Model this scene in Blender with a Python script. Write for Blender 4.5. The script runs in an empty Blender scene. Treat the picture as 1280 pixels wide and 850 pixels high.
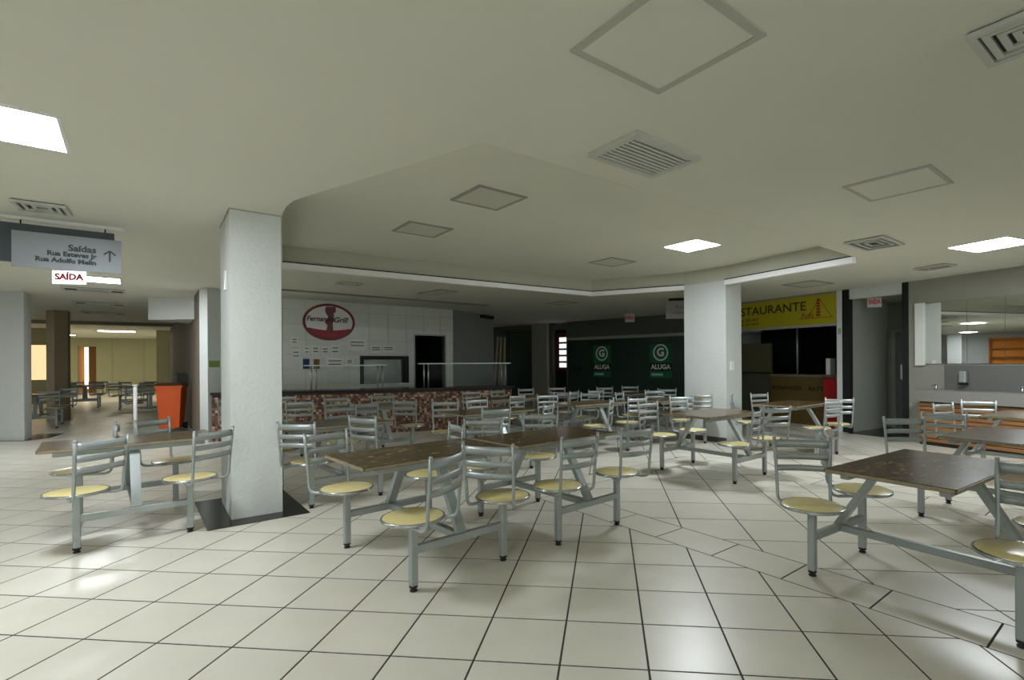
import bpy, bmesh, math, random
from math import sin, cos, pi, radians, sqrt, atan2, hypot
from mathutils import Vector, Matrix
from mathutils.geometry import tessellate_polygon

random.seed(7)
SC = bpy.context.scene
COL = SC.collection

# ------------------------------------------------------------------ camera
F, CX, CY, ROLL, T = 635.3, 693.5, 454.0, -0.006, 0.41
H = 3.4278 * T
cd = bpy.data.cameras.new('camera'); cam = bpy.data.objects.new('camera', cd); COL.objects.link(cam)
cd.sensor_fit = 'HORIZONTAL'; cd.sensor_width = 36.0; cd.lens = 36.0 * F / 1280.0
cd.shift_x = (640.0 - CX) / 1280.0
cd.shift_y = (CY - 425.0) / 1280.0
cd.clip_start = 0.05; cd.clip_end = 200
RT = Vector((cos(ROLL), 0, sin(ROLL))); UP = Vector((-sin(ROLL), 0, cos(ROLL))); FW = Vector((0, 1, 0))
cam.matrix_world = Matrix(((RT.x, UP.x, -FW.x, 0), (RT.y, UP.y, -FW.y, 0), (RT.z, UP.z, -FW.z, H), (0, 0, 0, 1)))
SC.camera = cam
EYE = Vector((0, 0, H))

# ------------------------------------------------------------------ world, exposure
wd = bpy.data.worlds.new('world'); SC.world = wd; wd.use_nodes = True
bg = wd.node_tree.nodes['Background']
bg.inputs[0].default_value = (0.94, 1.0, 0.95, 1); bg.inputs[1].default_value = 0.85
SC.view_settings.view_transform = 'Standard'; SC.view_settings.look = 'None'
SC.view_settings.gamma = 1.0; SC.view_settings.use_curve_mapping = False
SC.view_settings.exposure = 0.75
LAMP = 36.0          # radiance of a lit ceiling panel

ZC, ZR = 2.83, 3.07  # main ceiling, raised ceiling

# ------------------------------------------------------------------ pixel helpers (photo is 1280x850)
def ray(x, y): return FW + RT * ((x - CX) / F) - UP * ((y - CY) / F)
def onz(x, y, z=0.0):
    d = ray(x, y); return EYE + d * ((z - H) / d.z)
def onplane(x, y, p, n):
    d = ray(x, y); return EYE + d * ((Vector(p) - EYE).dot(n) / d.dot(n))
def ondepth(x, y, Y):
    d = ray(x, y); return EYE + d * (Y / d.y)

# ------------------------------------------------------------------ materials
def lin(c):
    if isinstance(c, str):
        c = [int(c[i:i + 2], 16) / 255 for i in (0, 2, 4)]
    return tuple((v / 12.92 if v <= 0.04045 else ((v + 0.055) / 1.055) ** 2.4) for v in c) + (1,)
MATS = {}
def mat(name, col, rough=0.5, metal=0.0, var=0.0, scale=6.0, bump=0.0, bscale=40.0, emit=0.0, coat=0.0, trans=0.0, island=0.0, spec=0.5):
    if name in MATS: return MATS[name]
    m = bpy.data.materials.new(name); m.use_nodes = True; nt = m.node_tree; N = nt.nodes; L = nt.links
    b = N['Principled BSDF']; c = lin(col)
    b.inputs['Base Color'].default_value = c; b.inputs['Roughness'].default_value = rough
    b.inputs['Metallic'].default_value = metal; b.inputs['Coat Weight'].default_value = coat
    b.inputs['Transmission Weight'].default_value = trans
    b.inputs['Specular IOR Level'].default_value = spec
    tc = N.new('ShaderNodeTexCoord')
    src = None
    if var > 0:
        n = N.new('ShaderNodeTexNoise'); n.inputs['Scale'].default_value = scale; n.inputs['Detail'].default_value = 5
        L.new(tc.outputs['Object'], n.inputs['Vector'])
        mr = N.new('ShaderNodeMapRange'); mr.inputs[3].default_value = 1 - var; mr.inputs[4].default_value = 1 + var
        mr.inputs[1].default_value = 0.3; mr.inputs[2].default_value = 0.7
        L.new(n.outputs['Fac'], mr.inputs[0]); src = mr.outputs[0]
    if island > 0:
        gi = N.new('ShaderNodeNewGeometry'); mr = N.new('ShaderNodeMapRange')
        mr.inputs[3].default_value = 1 - island; mr.inputs[4].default_value = 1 + island
        L.new(gi.outputs['Random Per Island'], mr.inputs[0])
        if src:
            mm = N.new('ShaderNodeMath'); mm.operation = 'MULTIPLY'; L.new(src, mm.inputs[0]); L.new(mr.outputs[0], mm.inputs[1]); src = mm.outputs[0]
        else: src = mr.outputs[0]
    if src:
        mx = N.new('ShaderNodeVectorMath'); mx.operation = 'SCALE'; mx.inputs[0].default_value = c[:3]
        L.new(src, mx.inputs['Scale']); L.new(mx.outputs[0], b.inputs['Base Color'])
    if bump > 0:
        n2 = N.new('ShaderNodeTexNoise'); n2.inputs['Scale'].default_value = bscale; n2.inputs['Detail'].default_value = 6
        L.new(tc.outputs['Object'], n2.inputs['Vector'])
        bp = N.new('ShaderNodeBump'); bp.inputs['Strength'].default_value = bump; bp.inputs['Distance'].default_value = 0.01
        L.new(n2.outputs['Fac'], bp.inputs['Height']); L.new(bp.outputs[0], b.inputs['Normal'])
    if emit > 0:
        b.inputs['Emission Color'].default_value = c; b.inputs['Emission Strength'].default_value = emit
    MATS[name] = m
    return m

def ramp_mat(name, stops, rough, scale, vec=(1, 1, 1), detail=8, island=False, coat=0.0, distort=0.0):
    m = bpy.data.materials.new(name); m.use_nodes = True; nt = m.node_tree; N = nt.nodes; L = nt.links
    b = N['Principled BSDF']; b.inputs['Roughness'].default_value = rough; b.inputs['Coat Weight'].default_value = coat
    cr = N.new('ShaderNodeValToRGB'); e = cr.color_ramp.elements
    e[0].position, e[0].color = stops[0][0], lin(stops[0][1]); e[1].position, e[1].color = stops[-1][0], lin(stops[-1][1])
    for p, c in stops[1:-1]:
        k = e.new(p); k.color = lin(c)
    if island:
        g = N.new('ShaderNodeNewGeometry'); L.new(g.outputs['Random Per Island'], cr.inputs[0]); cr.color_ramp.interpolation = 'CONSTANT'
    else:
        tc = N.new('ShaderNodeTexCoord'); mp = N.new('ShaderNodeMapping'); mp.inputs['Scale'].default_value = vec
        n = N.new('ShaderNodeTexNoise'); n.inputs['Scale'].default_value = scale; n.inputs['Detail'].default_value = detail
        n.inputs['Distortion'].default_value = distort; n.inputs['Roughness'].default_value = 0.65
        L.new(tc.outputs['Object'], mp.inputs[0]); L.new(mp.outputs[0], n.inputs['Vector']); L.new(n.outputs['Fac'], cr.inputs[0])
    L.new(cr.outputs[0], b.inputs['Base Color']); b.inputs['Specular IOR Level'].default_value = 0.35
    MATS[name] = m
    return m

M_ceil = mat('ceiling_paint', 'e4e4d6', 0.85, var=0.02, scale=0.6)
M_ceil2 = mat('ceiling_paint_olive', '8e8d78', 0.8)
M_wall = mat('wall_paint', 'd4d8d4', 0.7, var=0.02, scale=2, bump=0.7, bscale=35)
M_wall_grey = mat('wall_paint_grey', '8f9390', 0.6, var=0.03)
M_wall_green = mat('wall_paint_green', 'b4b28e', 0.8, var=0.03)
M_tile = mat('floor_tile', 'dcd8c9', 0.30, var=0.05, scale=2.2, bump=0.04, bscale=25, spec=0.55)
M_grout = mat('grout', '3b3830', 0.85)
M_granite = mat('black_granite', '171612', 0.22, var=0.25, scale=60, spec=0.35)
M_steel = mat('painted_steel', '9fa6a4', 0.38, metal=0.35, var=0.03, spec=0.6)
M_rim = mat('rim_steel', 'b6bbba', 0.22, metal=0.85)
M_seat = mat('cream_laminate', 'e6d798', 0.28, var=0.05, scale=9)
M_rubber = mat('black_rubber', '161616', 0.6)
M_stone = ramp_mat('brown_marble', [(0.36, '1c150c'), (0.45, '4a3a22'), (0.50, '6c5838'), (0.55, '33281a'), (0.62, '8a7552')], 0.24, 11.0, (1, 2.0, 1), distort=0.8)
M_stone_edge = mat('marble_edge', '8d8168', 0.4, var=0.15, scale=20)
M_mosaic = ramp_mat('stone_mosaic', [(0.0, '8a6352'), (0.16, 'b89c84'), (0.32, '6a4e42'), (0.5, 'a37c68'), (0.66, 'd2bfa6'), (0.8, '8f5c4c'), (0.92, '54403a')], 0.35, 1, island=True)
M_wtile = mat('white_wall_tile', 'e2e4da', 0.22, island=0.03, var=0.02)
M_white = mat('white_gloss', 'f0f1ee', 0.4)
M_black = mat('black_matte', '0c0c0c', 0.6)
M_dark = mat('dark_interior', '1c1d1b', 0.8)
M_alu = mat('brushed_aluminium', 'b4b8b8', 0.35, metal=0.6, var=0.03, scale=3)
M_frame = mat('panel_frame', 'a4a598', 0.6)
M_panel_off = mat('unlit_diffuser', 'd2d2c2', 0.6)
M_lamp = mat('lit_diffuser', 'f3f9ff', 0.5, emit=LAMP); M_lamp2 = mat('lit_diffuser_strong', 'f1f7ff', 0.5, emit=LAMP * 1.25); M_lamp3 = mat('lit_diffuser_warm', 'fff6e4', 0.5, emit=LAMP * .3)
M_vent = mat('vent_white', 'cdd0c6', 0.5)
M_red = mat('sign_red', 'a01420', 0.4)
M_yellow = mat('sign_yellow', 'b0a61a', 0.45)
M_orange = mat('orange_plastic', 'd4571a', 0.45, var=0.03)
M_wood = ramp_mat('slat_wood', [(0.3, '7a5535'), (0.55, '9c7048'), (0.75, 'b48a5c')], 0.5, 3.0, (0.6, 6, 14))
M_greystone = mat('grey_quartz', '8a8983', 0.4, var=0.06, scale=60)
M_mirror = mat('mirror_silver', 'e8ece8', 0.01, metal=1.0)
M_glass = mat('dark_green_glass', '364a40', 0.12, trans=0.15, spec=0.5)
M_clear = mat('clear_glass', 'f4faf6', 0.02, trans=1.0); M_clear.node_tree.nodes['Principled BSDF'].inputs['IOR'].default_value = 1.12
M_postgreen = mat('poster_green', '1a6a4a', 0.5)
M_postblack = mat('poster_black', '101412', 0.5)
M_postwhite = mat('poster_white', 'eef6f0', 0.5)
M_ink = mat('sign_ink', '3a3f40', 0.5)
M_paper = mat('paper', 'f2f5f2', 0.7)
M_steelpanel = mat('stainless_panel', '8d918c', 0.35, metal=0.7, var=0.08, scale=3)

# ------------------------------------------------------------------ mesh helpers
class MB:
    def __init__(self): self.v = []; self.f = []; self.s = []
    def add(self, vs, fs, smooth=False):
        o = len(self.v); self.v += [tuple(p) for p in vs]
        for q in fs: self.f.append([i + o for i in q]); self.s.append(smooth)
        return self
    def box(self, c, s, rz=0.0, M=None):
        hx, hy, hz = s[0] / 2, s[1] / 2, s[2] / 2; ca, sa = cos(rz), sin(rz); vs = []
        for z in (-hz, hz):
            for x, y in ((-hx, -hy), (hx, -hy), (hx, hy), (-hx, hy)):
                vs.append(Vector((c[0] + ca * x - sa * y, c[1] + sa * x + ca * y, c[2] + z)))
        if M: vs = [M @ p for p in vs]
        return self.add(vs, [(3, 2, 1, 0), (4, 5, 6, 7), (0, 1, 5, 4), (1, 2, 6, 5), (2, 3, 7, 6), (3, 0, 4, 7)])
    def bbox(self, c, s, b=0.004, rz=0.0):
        # box with chamfered vertical and top edges
        hx, hy, hz = s[0] / 2, s[1] / 2, s[2] / 2
        P = [(-hx + b, -hy), (hx - b, -hy), (hx, -hy + b), (hx, hy - b), (hx - b, hy), (-hx + b, hy), (-hx, hy - b), (-hx, -hy + b)]
        Q = [(x * (hx - b) / hx, y * (hy - b) / hy) for x, y in P]
        ca, sa = cos(rz), sin(rz)
        def tr(p, z): return (c[0] + ca * p[0] - sa * p[1], c[1] + sa * p[0] + ca * p[1], c[2] + z)
        rings = [[tr(p, -hz) for p in Q], [tr(p, -hz + b) for p in P], [tr(p, hz - b) for p in P], [tr(p, hz) for p in Q]]
        vs = [p for r in rings for p in r]; fs = [tuple(reversed(range(8))), tuple(range(24, 32))]
        for k in range(3):
            for i in range(8): fs.append((k * 8 + i, k * 8 + (i + 1) % 8, k * 8 + 8 + (i + 1) % 8, k * 8 + 8 + i))
        return self.add(vs, fs)
    def bar(self, a, b, w, h, up=(0, 0, 1)):
        a, b = Vector(a), Vector(b); d = (b - a).normalized(); s = d.cross(Vector(up))
        if s.length < 1e-4: s = d.cross(Vector((1, 0, 0)))
        s.normalize(); u = s.cross(d); vs = []
        for p in (a, b):
            for x, y in ((-w / 2, -h / 2), (w / 2, -h / 2), (w / 2, h / 2), (-w / 2, h / 2)): vs.append(p + s * x + u * y)
        return self.add(vs, [(3, 2, 1, 0), (4, 5, 6, 7), (0, 1, 5, 4), (1, 2, 6, 5), (2, 3, 7, 6), (3, 0, 4, 7)])
    def prism(self, poly, z0, z1):
        n = len(poly)
        a = sum(poly[i][0] * poly[(i + 1) % n][1] - poly[(i + 1) % n][0] * poly[i][1] for i in range(n))
        if a < 0: poly = list(reversed(poly))
        vs = [(p[0], p[1], z0) for p in poly] + [(p[0], p[1], z1) for p in poly]
        fs = [tuple(reversed(range(n))), tuple(range(n, 2 * n))]
        for i in range(n): j = (i + 1) % n; fs.append((i, j, n + j, n + i))
        return self.add(vs, fs)
    def tube(self, path, r, seg=8, caps=True):
        path = [Vector(p) for p in path]; n = len(path); vs = []; fs = []
        t0 = (path[1] - path[0]).normalized()
        nrm = t0.orthogonal().normalized()
        for i, p in enumerate(path):
            t = (path[min(i + 1, n - 1)] - path[max(i - 1, 0)]).normalized()
            nrm = (nrm - t * nrm.dot(t)).normalized(); bn = t.cross(nrm)
            rr = r[i] if isinstance(r, (list, tuple)) else r
            for k in range(seg):
                a = 2 * pi * k / seg; vs.append(p + nrm * (cos(a) * rr) + bn * (sin(a) * rr))
        for i in range(n - 1):
            for k in range(seg):
                k2 = (k + 1) % seg; fs.append((i * seg + k, i * seg + k2, (i + 1) * seg + k2, (i + 1) * seg + k))
        self.add(vs, fs, True)
        if caps:
            o = len(self.v) - len(vs)
            self.f.append([o + k for k in reversed(range(seg))]); self.s.append(False)
            self.f.append([o + (n - 1) * seg + k for k in range(seg)]); self.s.append(False)
        return self
    def lathe(self, prof, c=(0, 0, 0), seg=24, smooth=True):
        vs = []; fs = []; n = len(prof)
        for r, z in prof:
            for k in range(seg):
                a = 2 * pi * k / seg; vs.append((c[0] + r * cos(a), c[1] + r * sin(a), c[2] + z))
        for i in range(n - 1):
            for k in range(seg):
                k2 = (k + 1) % seg; fs.append((i * seg + k, i * seg + k2, (i + 1) * seg + k2, (i + 1) * seg + k))
        self.add(vs, fs, smooth); o = len(self.v) - len(vs)
        if prof[0][0] > 1e-5: self.f.append([o + k for k in reversed(range(seg))]); self.s.append(False)
        if prof[-1][0] > 1e-5: self.f.append([o + (n - 1) * seg + k for k in range(seg)]); self.s.append(False)
        return self
    def mesh(self, name, m, off=(0, 0, 0)):
        me = bpy.data.meshes.new(name)
        me.from_pydata([(p[0] - off[0], p[1] - off[1], p[2] - off[2]) for p in self.v], [], self.f)
        if m: me.materials.append(m)
        me.polygons.foreach_set('use_smooth', self.s); me.update()
        return me

WL = {}   # world location of each parent (unrotated), so that parts can be built in world coordinates
def put(o, parent=None):
    COL.objects.link(o)
    if parent: o.parent = parent
    return o
def tag(o, label=None, cat=None, group=None, kind=None):
    if label: o['label'] = label
    if cat: o['category'] = cat
    if group: o['group'] = group
    if kind: o['kind'] = kind
    return o
def unrot(mb, c, rz):
    ca, sa = cos(rz), sin(rz); q = MB(); q.f = mb.f; q.s = mb.s
    q.v = [(ca * (p[0] - c[0]) + sa * (p[1] - c[1]), -sa * (p[0] - c[0]) + ca * (p[1] - c[1]), p[2] - c[2]) for p in mb.v]; return q
def single(name, mb, m, label=None, cat=None, group=None, kind=None, rz=0.0):
    xs = [p[0] for p in mb.v]; ys = [p[1] for p in mb.v]; zs = [p[2] for p in mb.v]
    c = ((min(xs) + max(xs)) / 2, (min(ys) + max(ys)) / 2, min(zs))
    o = bpy.data.objects.new(name, unrot(mb, c, rz).mesh(name, m)); o.location = c; o.rotation_euler = (0, 0, rz); WL[o.name] = (*c, rz)
    put(o); return tag(o, label, cat, group, kind)
def struct(name, mb, m, label=None, rz=0.0): return single(name, mb, m, label, kind='structure', rz=rz)
def thing(name, loc, label, cat, group=None, rz=0.0):
    o = bpy.data.objects.new(name, None); o.location = loc; o.rotation_euler = (0, 0, rz); o.empty_display_size = 0.1
    WL[o.name] = (*loc, rz); put(o); return tag(o, label, cat, group)
def part(parent, name, mb, m, label=None, kind=None):       # mb in world coordinates
    off = WL[parent.name]
    o = bpy.data.objects.new(name, unrot(mb, off, off[3]).mesh(name, m)); WL[o.name] = off
    put(o, parent); return tag(o, label, kind=kind)
def lpart(parent, name, mb, m, label=None):                 # mb in the parent's own coordinates
    o = bpy.data.objects.new(name, mb.mesh(name, m)); put(o, parent); return tag(o, label)
def shared(parent, name, me, loc=(0, 0, 0), rz=0.0):
    o = bpy.data.objects.new(name, me); o.location = loc; o.rotation_euler = (0, 0, rz); return put(o, parent)

def text_mb(txt, size, depth=0.003, align='CENTER', shear=0.0, bold=0.0, xs=1.0):
    cu = bpy.data.curves.new('txt', 'FONT'); cu.body = txt; cu.size = size; cu.extrude = depth
    cu.align_x = align; cu.align_y = 'CENTER'; cu.shear = shear; cu.offset = bold; cu.resolution_u = 3
    o = bpy.data.objects.new('txt', cu); COL.objects.link(o)
    dg = bpy.context.evaluated_depsgraph_get(); me = o.evaluated_get(dg).to_mesh()
    mb = MB(); mb.add([(v.co.x * xs, v.co.y, v.co.z) for v in me.vertices], [tuple(p.vertices) for p in me.polygons])
    o.evaluated_get(dg).to_mesh_clear(); bpy.data.objects.remove(o); bpy.data.curves.remove(cu)
    return mb

class Wall:
    """vertical plane: p0 + s*d along, n towards the room"""
    def __init__(self, p0, p1):
        self.p0 = Vector((p0[0], p0[1], 0)); e = Vector((p1[0] - p0[0], p1[1] - p0[1], 0)); self.L = e.length
        self.d = e.normalized(); n = Vector((self.d.y, -self.d.x, 0))
        if n.dot(EYE - self.p0) < 0: n = -n
        self.n = n; self.ang = atan2(self.d.y, self.d.x)
    def px(self, x, y, off=0.0):
        p = onplane(x, y, self.p0 + self.n * off, self.n); q = p - self.p0; return q.dot(self.d), p.z
    def pt(self, s, z, off=0.0): return self.p0 + self.d * s + self.n * off + Vector((0, 0, z))
    def box(self, mb, s0, s1, z0, z1, o0, o1):
        c = self.pt((s0 + s1) / 2, (z0 + z1) / 2, (o0 + o1) / 2)
        return mb.box(c, (abs(s1 - s0), abs(o1 - o0), abs(z1 - z0)), self.ang)
    def quad(self, x0, y0, x1, y1, off=0.0):
        a = self.px(x0, y0, off); b = self.px(x1, y1, off); return min(a[0], b[0]), max(a[0], b[0]), min(a[1], b[1]), max(a[1], b[1])
    def place(self, mb, s, z, off, flip=False):
        """mb in x right (as the viewer sees it), y up, z out of the wall"""
        vx = self.d
        side = Vector((0, 0, 1)).cross(self.n)          # viewer's right when facing the wall
        vs = []
        o = self.pt(s, z, off)
        for p in mb.v: vs.append(tuple(o + side * p[0] + Vector((0, 0, p[1])) + self.n * p[2]))
        mb.v = vs; return mb
    def holes(self, mb, s0, s1, z0, z1, o0, o1, holes):
        ss = sorted({s0, s1, *[h[0] for h in holes], *[h[1] for h in holes]}); zs = sorted({z0, z1, *[h[2] for h in holes], *[h[3] for h in holes]})
        ss = [s for s in ss if s0 <= s <= s1]; zs = [z for z in zs if z0 <= z <= z1]
        for a, b in zip(ss, ss[1:]):
            for c, d in zip(zs, zs[1:]):
                ms, mz = (a + b) / 2, (c + d) / 2
                if any(h[0] < ms < h[1] and h[2] < mz < h[3] for h in holes): continue
                self.box(mb, a, b, c, d, o0, o1)
        return mb

def ellipse(rx, ry, n=40, a0=0.0, a1=2 * pi):
    return [(rx * cos(a0 + (a1 - a0) * k / n), ry * sin(a0 + (a1 - a0) * k / n)) for k in range(n)]
def flat_poly(poly, t=0.004, z=0.0):
    return MB().prism(poly, z, z + t)
def ring(rx, ry, w, t=0.004, n=40, z=0.0):
    mb = MB(); vs = []; fs = []
    for k in range(n):
        a = 2 * pi * k / n
        for (ra, rb), zz in (((rx, ry), z), ((rx - w, ry - w), z), ((rx - w, ry - w), z + t), ((rx, ry), z + t)):
            vs.append((ra * cos(a), rb * sin(a), zz))
    for k in range(n):
        j = (k + 1) % n
        for e in range(4): g = (e + 1) % 4; fs.append((k * 4 + e, j * 4 + e, j * 4 + g, k * 4 + g))
    return mb.add(vs, fs)

# ================================================================== STRUCTURE
# ------------------------------------------------------------------ floor with separate tiles
YAW = -0.1017; GX, GY = -3.9447 * T, 6.1774 * T
def g2w(i, j): return (GX + T * (cos(YAW) * i - sin(YAW) * j), GY + T * (sin(YAW) * i + cos(YAW) * j))
def w2g(x, y):
    dx, dy = (x - GX) / T, (y - GY) / T; return cos(YAW) * dx + sin(YAW) * dy, -sin(YAW) * dx + cos(YAW) * dy
floor = struct('floor', MB().box((-10, 13, -0.0265), (50, 42, 0.05)), M_grout)
FO = WL['floor']
TZ0, TZ1, GAP = -0.008, 0.0, 0.013     # tile bottom / top, half joint in grid units
def clip(poly, a, b, c):                # keep a*i+b*j <= c
    out = []
    for k in range(len(poly)):
        p, q = poly[k], poly[(k + 1) % len(poly)]
        dp, dq = a * p[0] + b * p[1] - c, a * q[0] + b * q[1] - c
        if dp <= 0: out.append(p)
        if dp * dq < 0: t = dp / (dp - dq); out.append((p[0] + t * (q[0] - p[0]), p[1] + t * (q[1] - p[1])))
    return out
def area(poly): return abs(sum(poly[i][0] * poly[(i + 1) % len(poly)][1] - poly[(i + 1) % len(poly)][0] * poly[i][1] for i in range(len(poly)))) / 2
S1a, S1b, S2a, S2b, Q0, Q1 = 9.87, 11.12, 19.30, 20.54, 4.61, 5.85
G2 = 0.02
regions = {'low': [(1, 1, S1a - G2)], 'high': [(-1, -1, -S2b - G2)], 'side': [(-1, -1, -S1a), (1, 1, S2b), (1, -1, -Q1 - G2)]}
frags = []                                # (poly in grid coords, full?)
def want(x, y): return -4.5 < y < 28 and -1.25 * y - 3.5 < x < 1.05 * y + 3.5
for i in range(-75, 45):
    for j in range(-22, 75):
        x, y = g2w(i + .5, j + .5)
        if not want(x, y): continue
        sq = [(i + GAP, j + GAP), (i + 1 - GAP, j + GAP), (i + 1 - GAP, j + 1 - GAP), (i + GAP, j + 1 - GAP)]
        for cs in regions.values():
            p = sq
            for c in cs:
                p = clip(p, *c)
                if len(p) < 3: break
            if len(p) >= 3 and area(p) > 0.01: frags.append((p, 'out' if len(p) == 4 and area(p) > (1 - 2 * GAP) ** 2 - 1e-6 else None))
BI, BJ = 1.265, 1.283
for i in range(-6, 14):
    for j in range(-8, 16):
        a, b = 6.08 + BI * i, 3.08 + BJ * j
        x, y = g2w(a + .6, b + .6)
        if not want(x, y): continue
        p = [(a + GAP, b + GAP), (a + BI - GAP, b + GAP), (a + BI - GAP, b + BJ - GAP), (a + GAP, b + BJ - GAP)]
        full = area(p)
        for c in ((-1, -1, -S1b - G2), (1, 1, S2a - G2), (-1, 1, Q0 - G2)):
            p = clip(p, *c)
            if len(p) < 3: break
        if len(p) >= 3 and area(p) > 0.01: frags.append((p, 'in' if len(p) == 4 and area(p) > full - 1e-6 else None))
def pq(p, q): return ((p - q) / 2, (p + q) / 2)      # p=i+j, q=j-i
for (pa, pb) in ((S1a, S1b), (S2a, S2b)):
    q = 5.85
    edges = [5.85] + [0.69 + 1.785 - 1.785 * k for k in range(0, 14)]
    edges = [5.85, 4.26, 2.475] + [0.69 - 1.785 * k for k in range(0, 12)]
    for a, b in zip(edges, edges[1:]):
        frags.append(([pq(pa + G2, b + G2), pq(pb - G2, b + G2), pq(pb - G2, a - G2), pq(pa + G2, a - G2)], None))
for k in range(5):
    a = S1b + (S2a - S1b) * k / 5; b = S1b + (S2a - S1b) * (k + 1) / 5
    frags.append(([pq(a + G2, Q0 + G2), pq(b - G2, Q0 + G2), pq(b - G2, Q1 - G2), pq(a + G2, Q1 - G2)], None))
def poly_w(p): return [g2w(*q) for q in p]
ranked = []
for p, full in frags:
    w = poly_w(p); cx = sum(q[0] for q in w) / len(w); cy = sum(q[1] for q in w) / len(w)
    vis = cy > 1.9 and -1.13 * cy - 0.2 < cx < 0.96 * cy + 0.2
    ranked.append((0 if vis else 1, cy, cx, w, full))
ranked.sort(key=lambda r: r[:2])
sq_mesh = {}
def tile_mesh(w, c):
    return MB().prism([(q[0] - c[0], q[1] - c[1]) for q in w], TZ0, TZ1).mesh('floor_tile', M_tile)
rest = MB()
for k, (inv, cy, cx, w, full) in enumerate(ranked):
    if k < 298 and not inv:
        if full:
            if full not in sq_mesh: sq_mesh[full] = tile_mesh(w, (cx, cy))
            me = sq_mesh[full]
        else: me = tile_mesh(w, (cx, cy))
        shared(floor, 'floor_tile', me, (cx - FO[0], cy - FO[1], -FO[2]))
    else: rest.prism(w, TZ0, TZ1)
part(floor, 'far_floor_tiles', rest, M_tile, kind='stuff')

# ------------------------------------------------------------------ ceiling with raised field
rec_px = [(353, 268), (357, 259), (366, 251), (380, 246), (605, 178), (1067, 321), (907, 350), (855, 357), (740, 365), (353, 328)]
REC = [onz(x, y, ZC).to_2d() for x, y in rec_px]
outer = [(-35, -8), (15, -8), (15, 34), (-35, 34)]
loops = [[Vector((x, y, 0)) for x, y in outer], [Vector((p.x, p.y, 0)) for p in REC]]
flat = loops[0] + loops[1]
tris = tessellate_polygon(loops)
mb = MB()
mb.add([(p.x, p.y, ZC) for p in flat], [tuple(t) for t in tris])
mb.add([(p.x, p.y, ZC + 0.5) for p in flat], [tuple(t) for t in tris])
ceiling = struct('ceiling', mb, M_ceil)
mb = MB(); mb.add([(p.x, p.y, ZR) for p in REC], [tuple(range(len(REC)))])
mb.add([(p.x, p.y, ZR + 0.2) for p in REC], [tuple(range(len(REC)))])
part(ceiling, 'raised_ceiling', mb, M_ceil)
mb = MB(); n = len(REC)
for k in range(n):
    a, b = REC[k], REC[(k + 1) % n]
    mb.add([(a.x, a.y, ZC - 0.001), (b.x, b.y, ZC - 0.001), (b.x, b.y, ZR + .1), (a.x, a.y, ZR + .1)], [(0, 1, 2, 3)])
part(ceiling, 'ceiling_fascia', mb, mat('fascia_paint', 'c4c4b2', .8))
# white soffit profile under the far edges of the raised field
def lip(a, b, name):
    """white profile hanging along the lower edge of the fascia, with a dark joint above it"""
    a, b = Vector((a.x, a.y, 0)), Vector((b.x, b.y, 0)); d = (b - a).normalized(); nrm = Vector((-d.y, d.x, 0))
    if nrm.y < 0: nrm = -nrm
    mb = MB(); q = [a - nrm * .03, b - nrm * .03, b + nrm * .06, a + nrm * .06]
    mb.prism([(p.x, p.y) for p in q], ZC - 0.085, ZC - 0.0005)
    o = struct(name, mb, mat('soffit_white', 'fbfbf8', .35))
    mb = MB(); q = [a - nrm * .032, b - nrm * .032, b, a]; mb.prism([(p.x, p.y) for p in q], ZC - .0005, ZC + .016); part(o, 'joint_strip', mb, M_black)  # black strip stands in for the shade of the gap
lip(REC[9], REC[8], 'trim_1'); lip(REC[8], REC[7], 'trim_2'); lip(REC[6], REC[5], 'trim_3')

# ------------------------------------------------------------------ columns
def column(name, poly, z1, m=M_wall):
    return struct(name, MB().prism(poly, 0.0, z1), m)
c_top = [onz(277, 284, ZC), onz(288, 261, ZC), onz(352, 270, ZC)]
A, B, C = [p.to_2d() for p in c_top]; B = Vector((-2.935, 4.60))
u1 = Vector((cos(radians(38.5)), sin(radians(38.5)))); v1 = Vector((-u1.y, u1.x))
col1 = [B, B + u1 * 0.415, B + u1 * 0.415 + v1 * 0.80, B + v1 * 0.80]
column('column_1', [(p.x, p.y) for p in col1], ZC)
trim = MB().prism([((p.x - B.x) * 1.02 + B.x - .004, (p.y - B.y) * 1.02 + B.y - .004) for p in col1], ZC - 0.012, ZC)
struct('trim_4', trim, M_frame)
pl = [onz(x, y, 0) for x, y in ((246, 627), (259, 664), (388, 641), (354, 611))]
b0 = pl[1].to_2d(); pu = (pl[2].to_2d() - b0).normalized(); pv = Vector((-pu.y, pu.x))
plq = [b0, b0 + pu * .81, b0 + pu * .81 + pv * 1.18, b0 + pv * 1.18]
struct('trim_11', MB().prism([(p.x, p.y) for p in plq], 0.0005, 0.004), M_granite)
# far left pair of columns
def sq_col(name, px, Y, w, d, m, ang=39.2, z1=ZC):
    p = ondepth(px[0], 460, Y).to_2d(); u = Vector((cos(radians(ang)), sin(radians(ang)))); v = Vector((-u.y, u.x))
    # p is the corner nearest the camera
    q = [p, p + u * w, p + u * w + v * d, p + v * d]
    return column(name, [(a.x, a.y) for a in q], z1, m), q
lc = onz(30.5, 551, 0).to_2d()
ul = Vector((cos(radians(39.2)), sin(radians(39.2)))); vl = Vector((-ul.y, ul.x))
q = [lc, lc + ul * 0.16 * 0 + ul * 0.42, lc + ul * 0.42 + vl * .8, lc + vl * .8]
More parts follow.
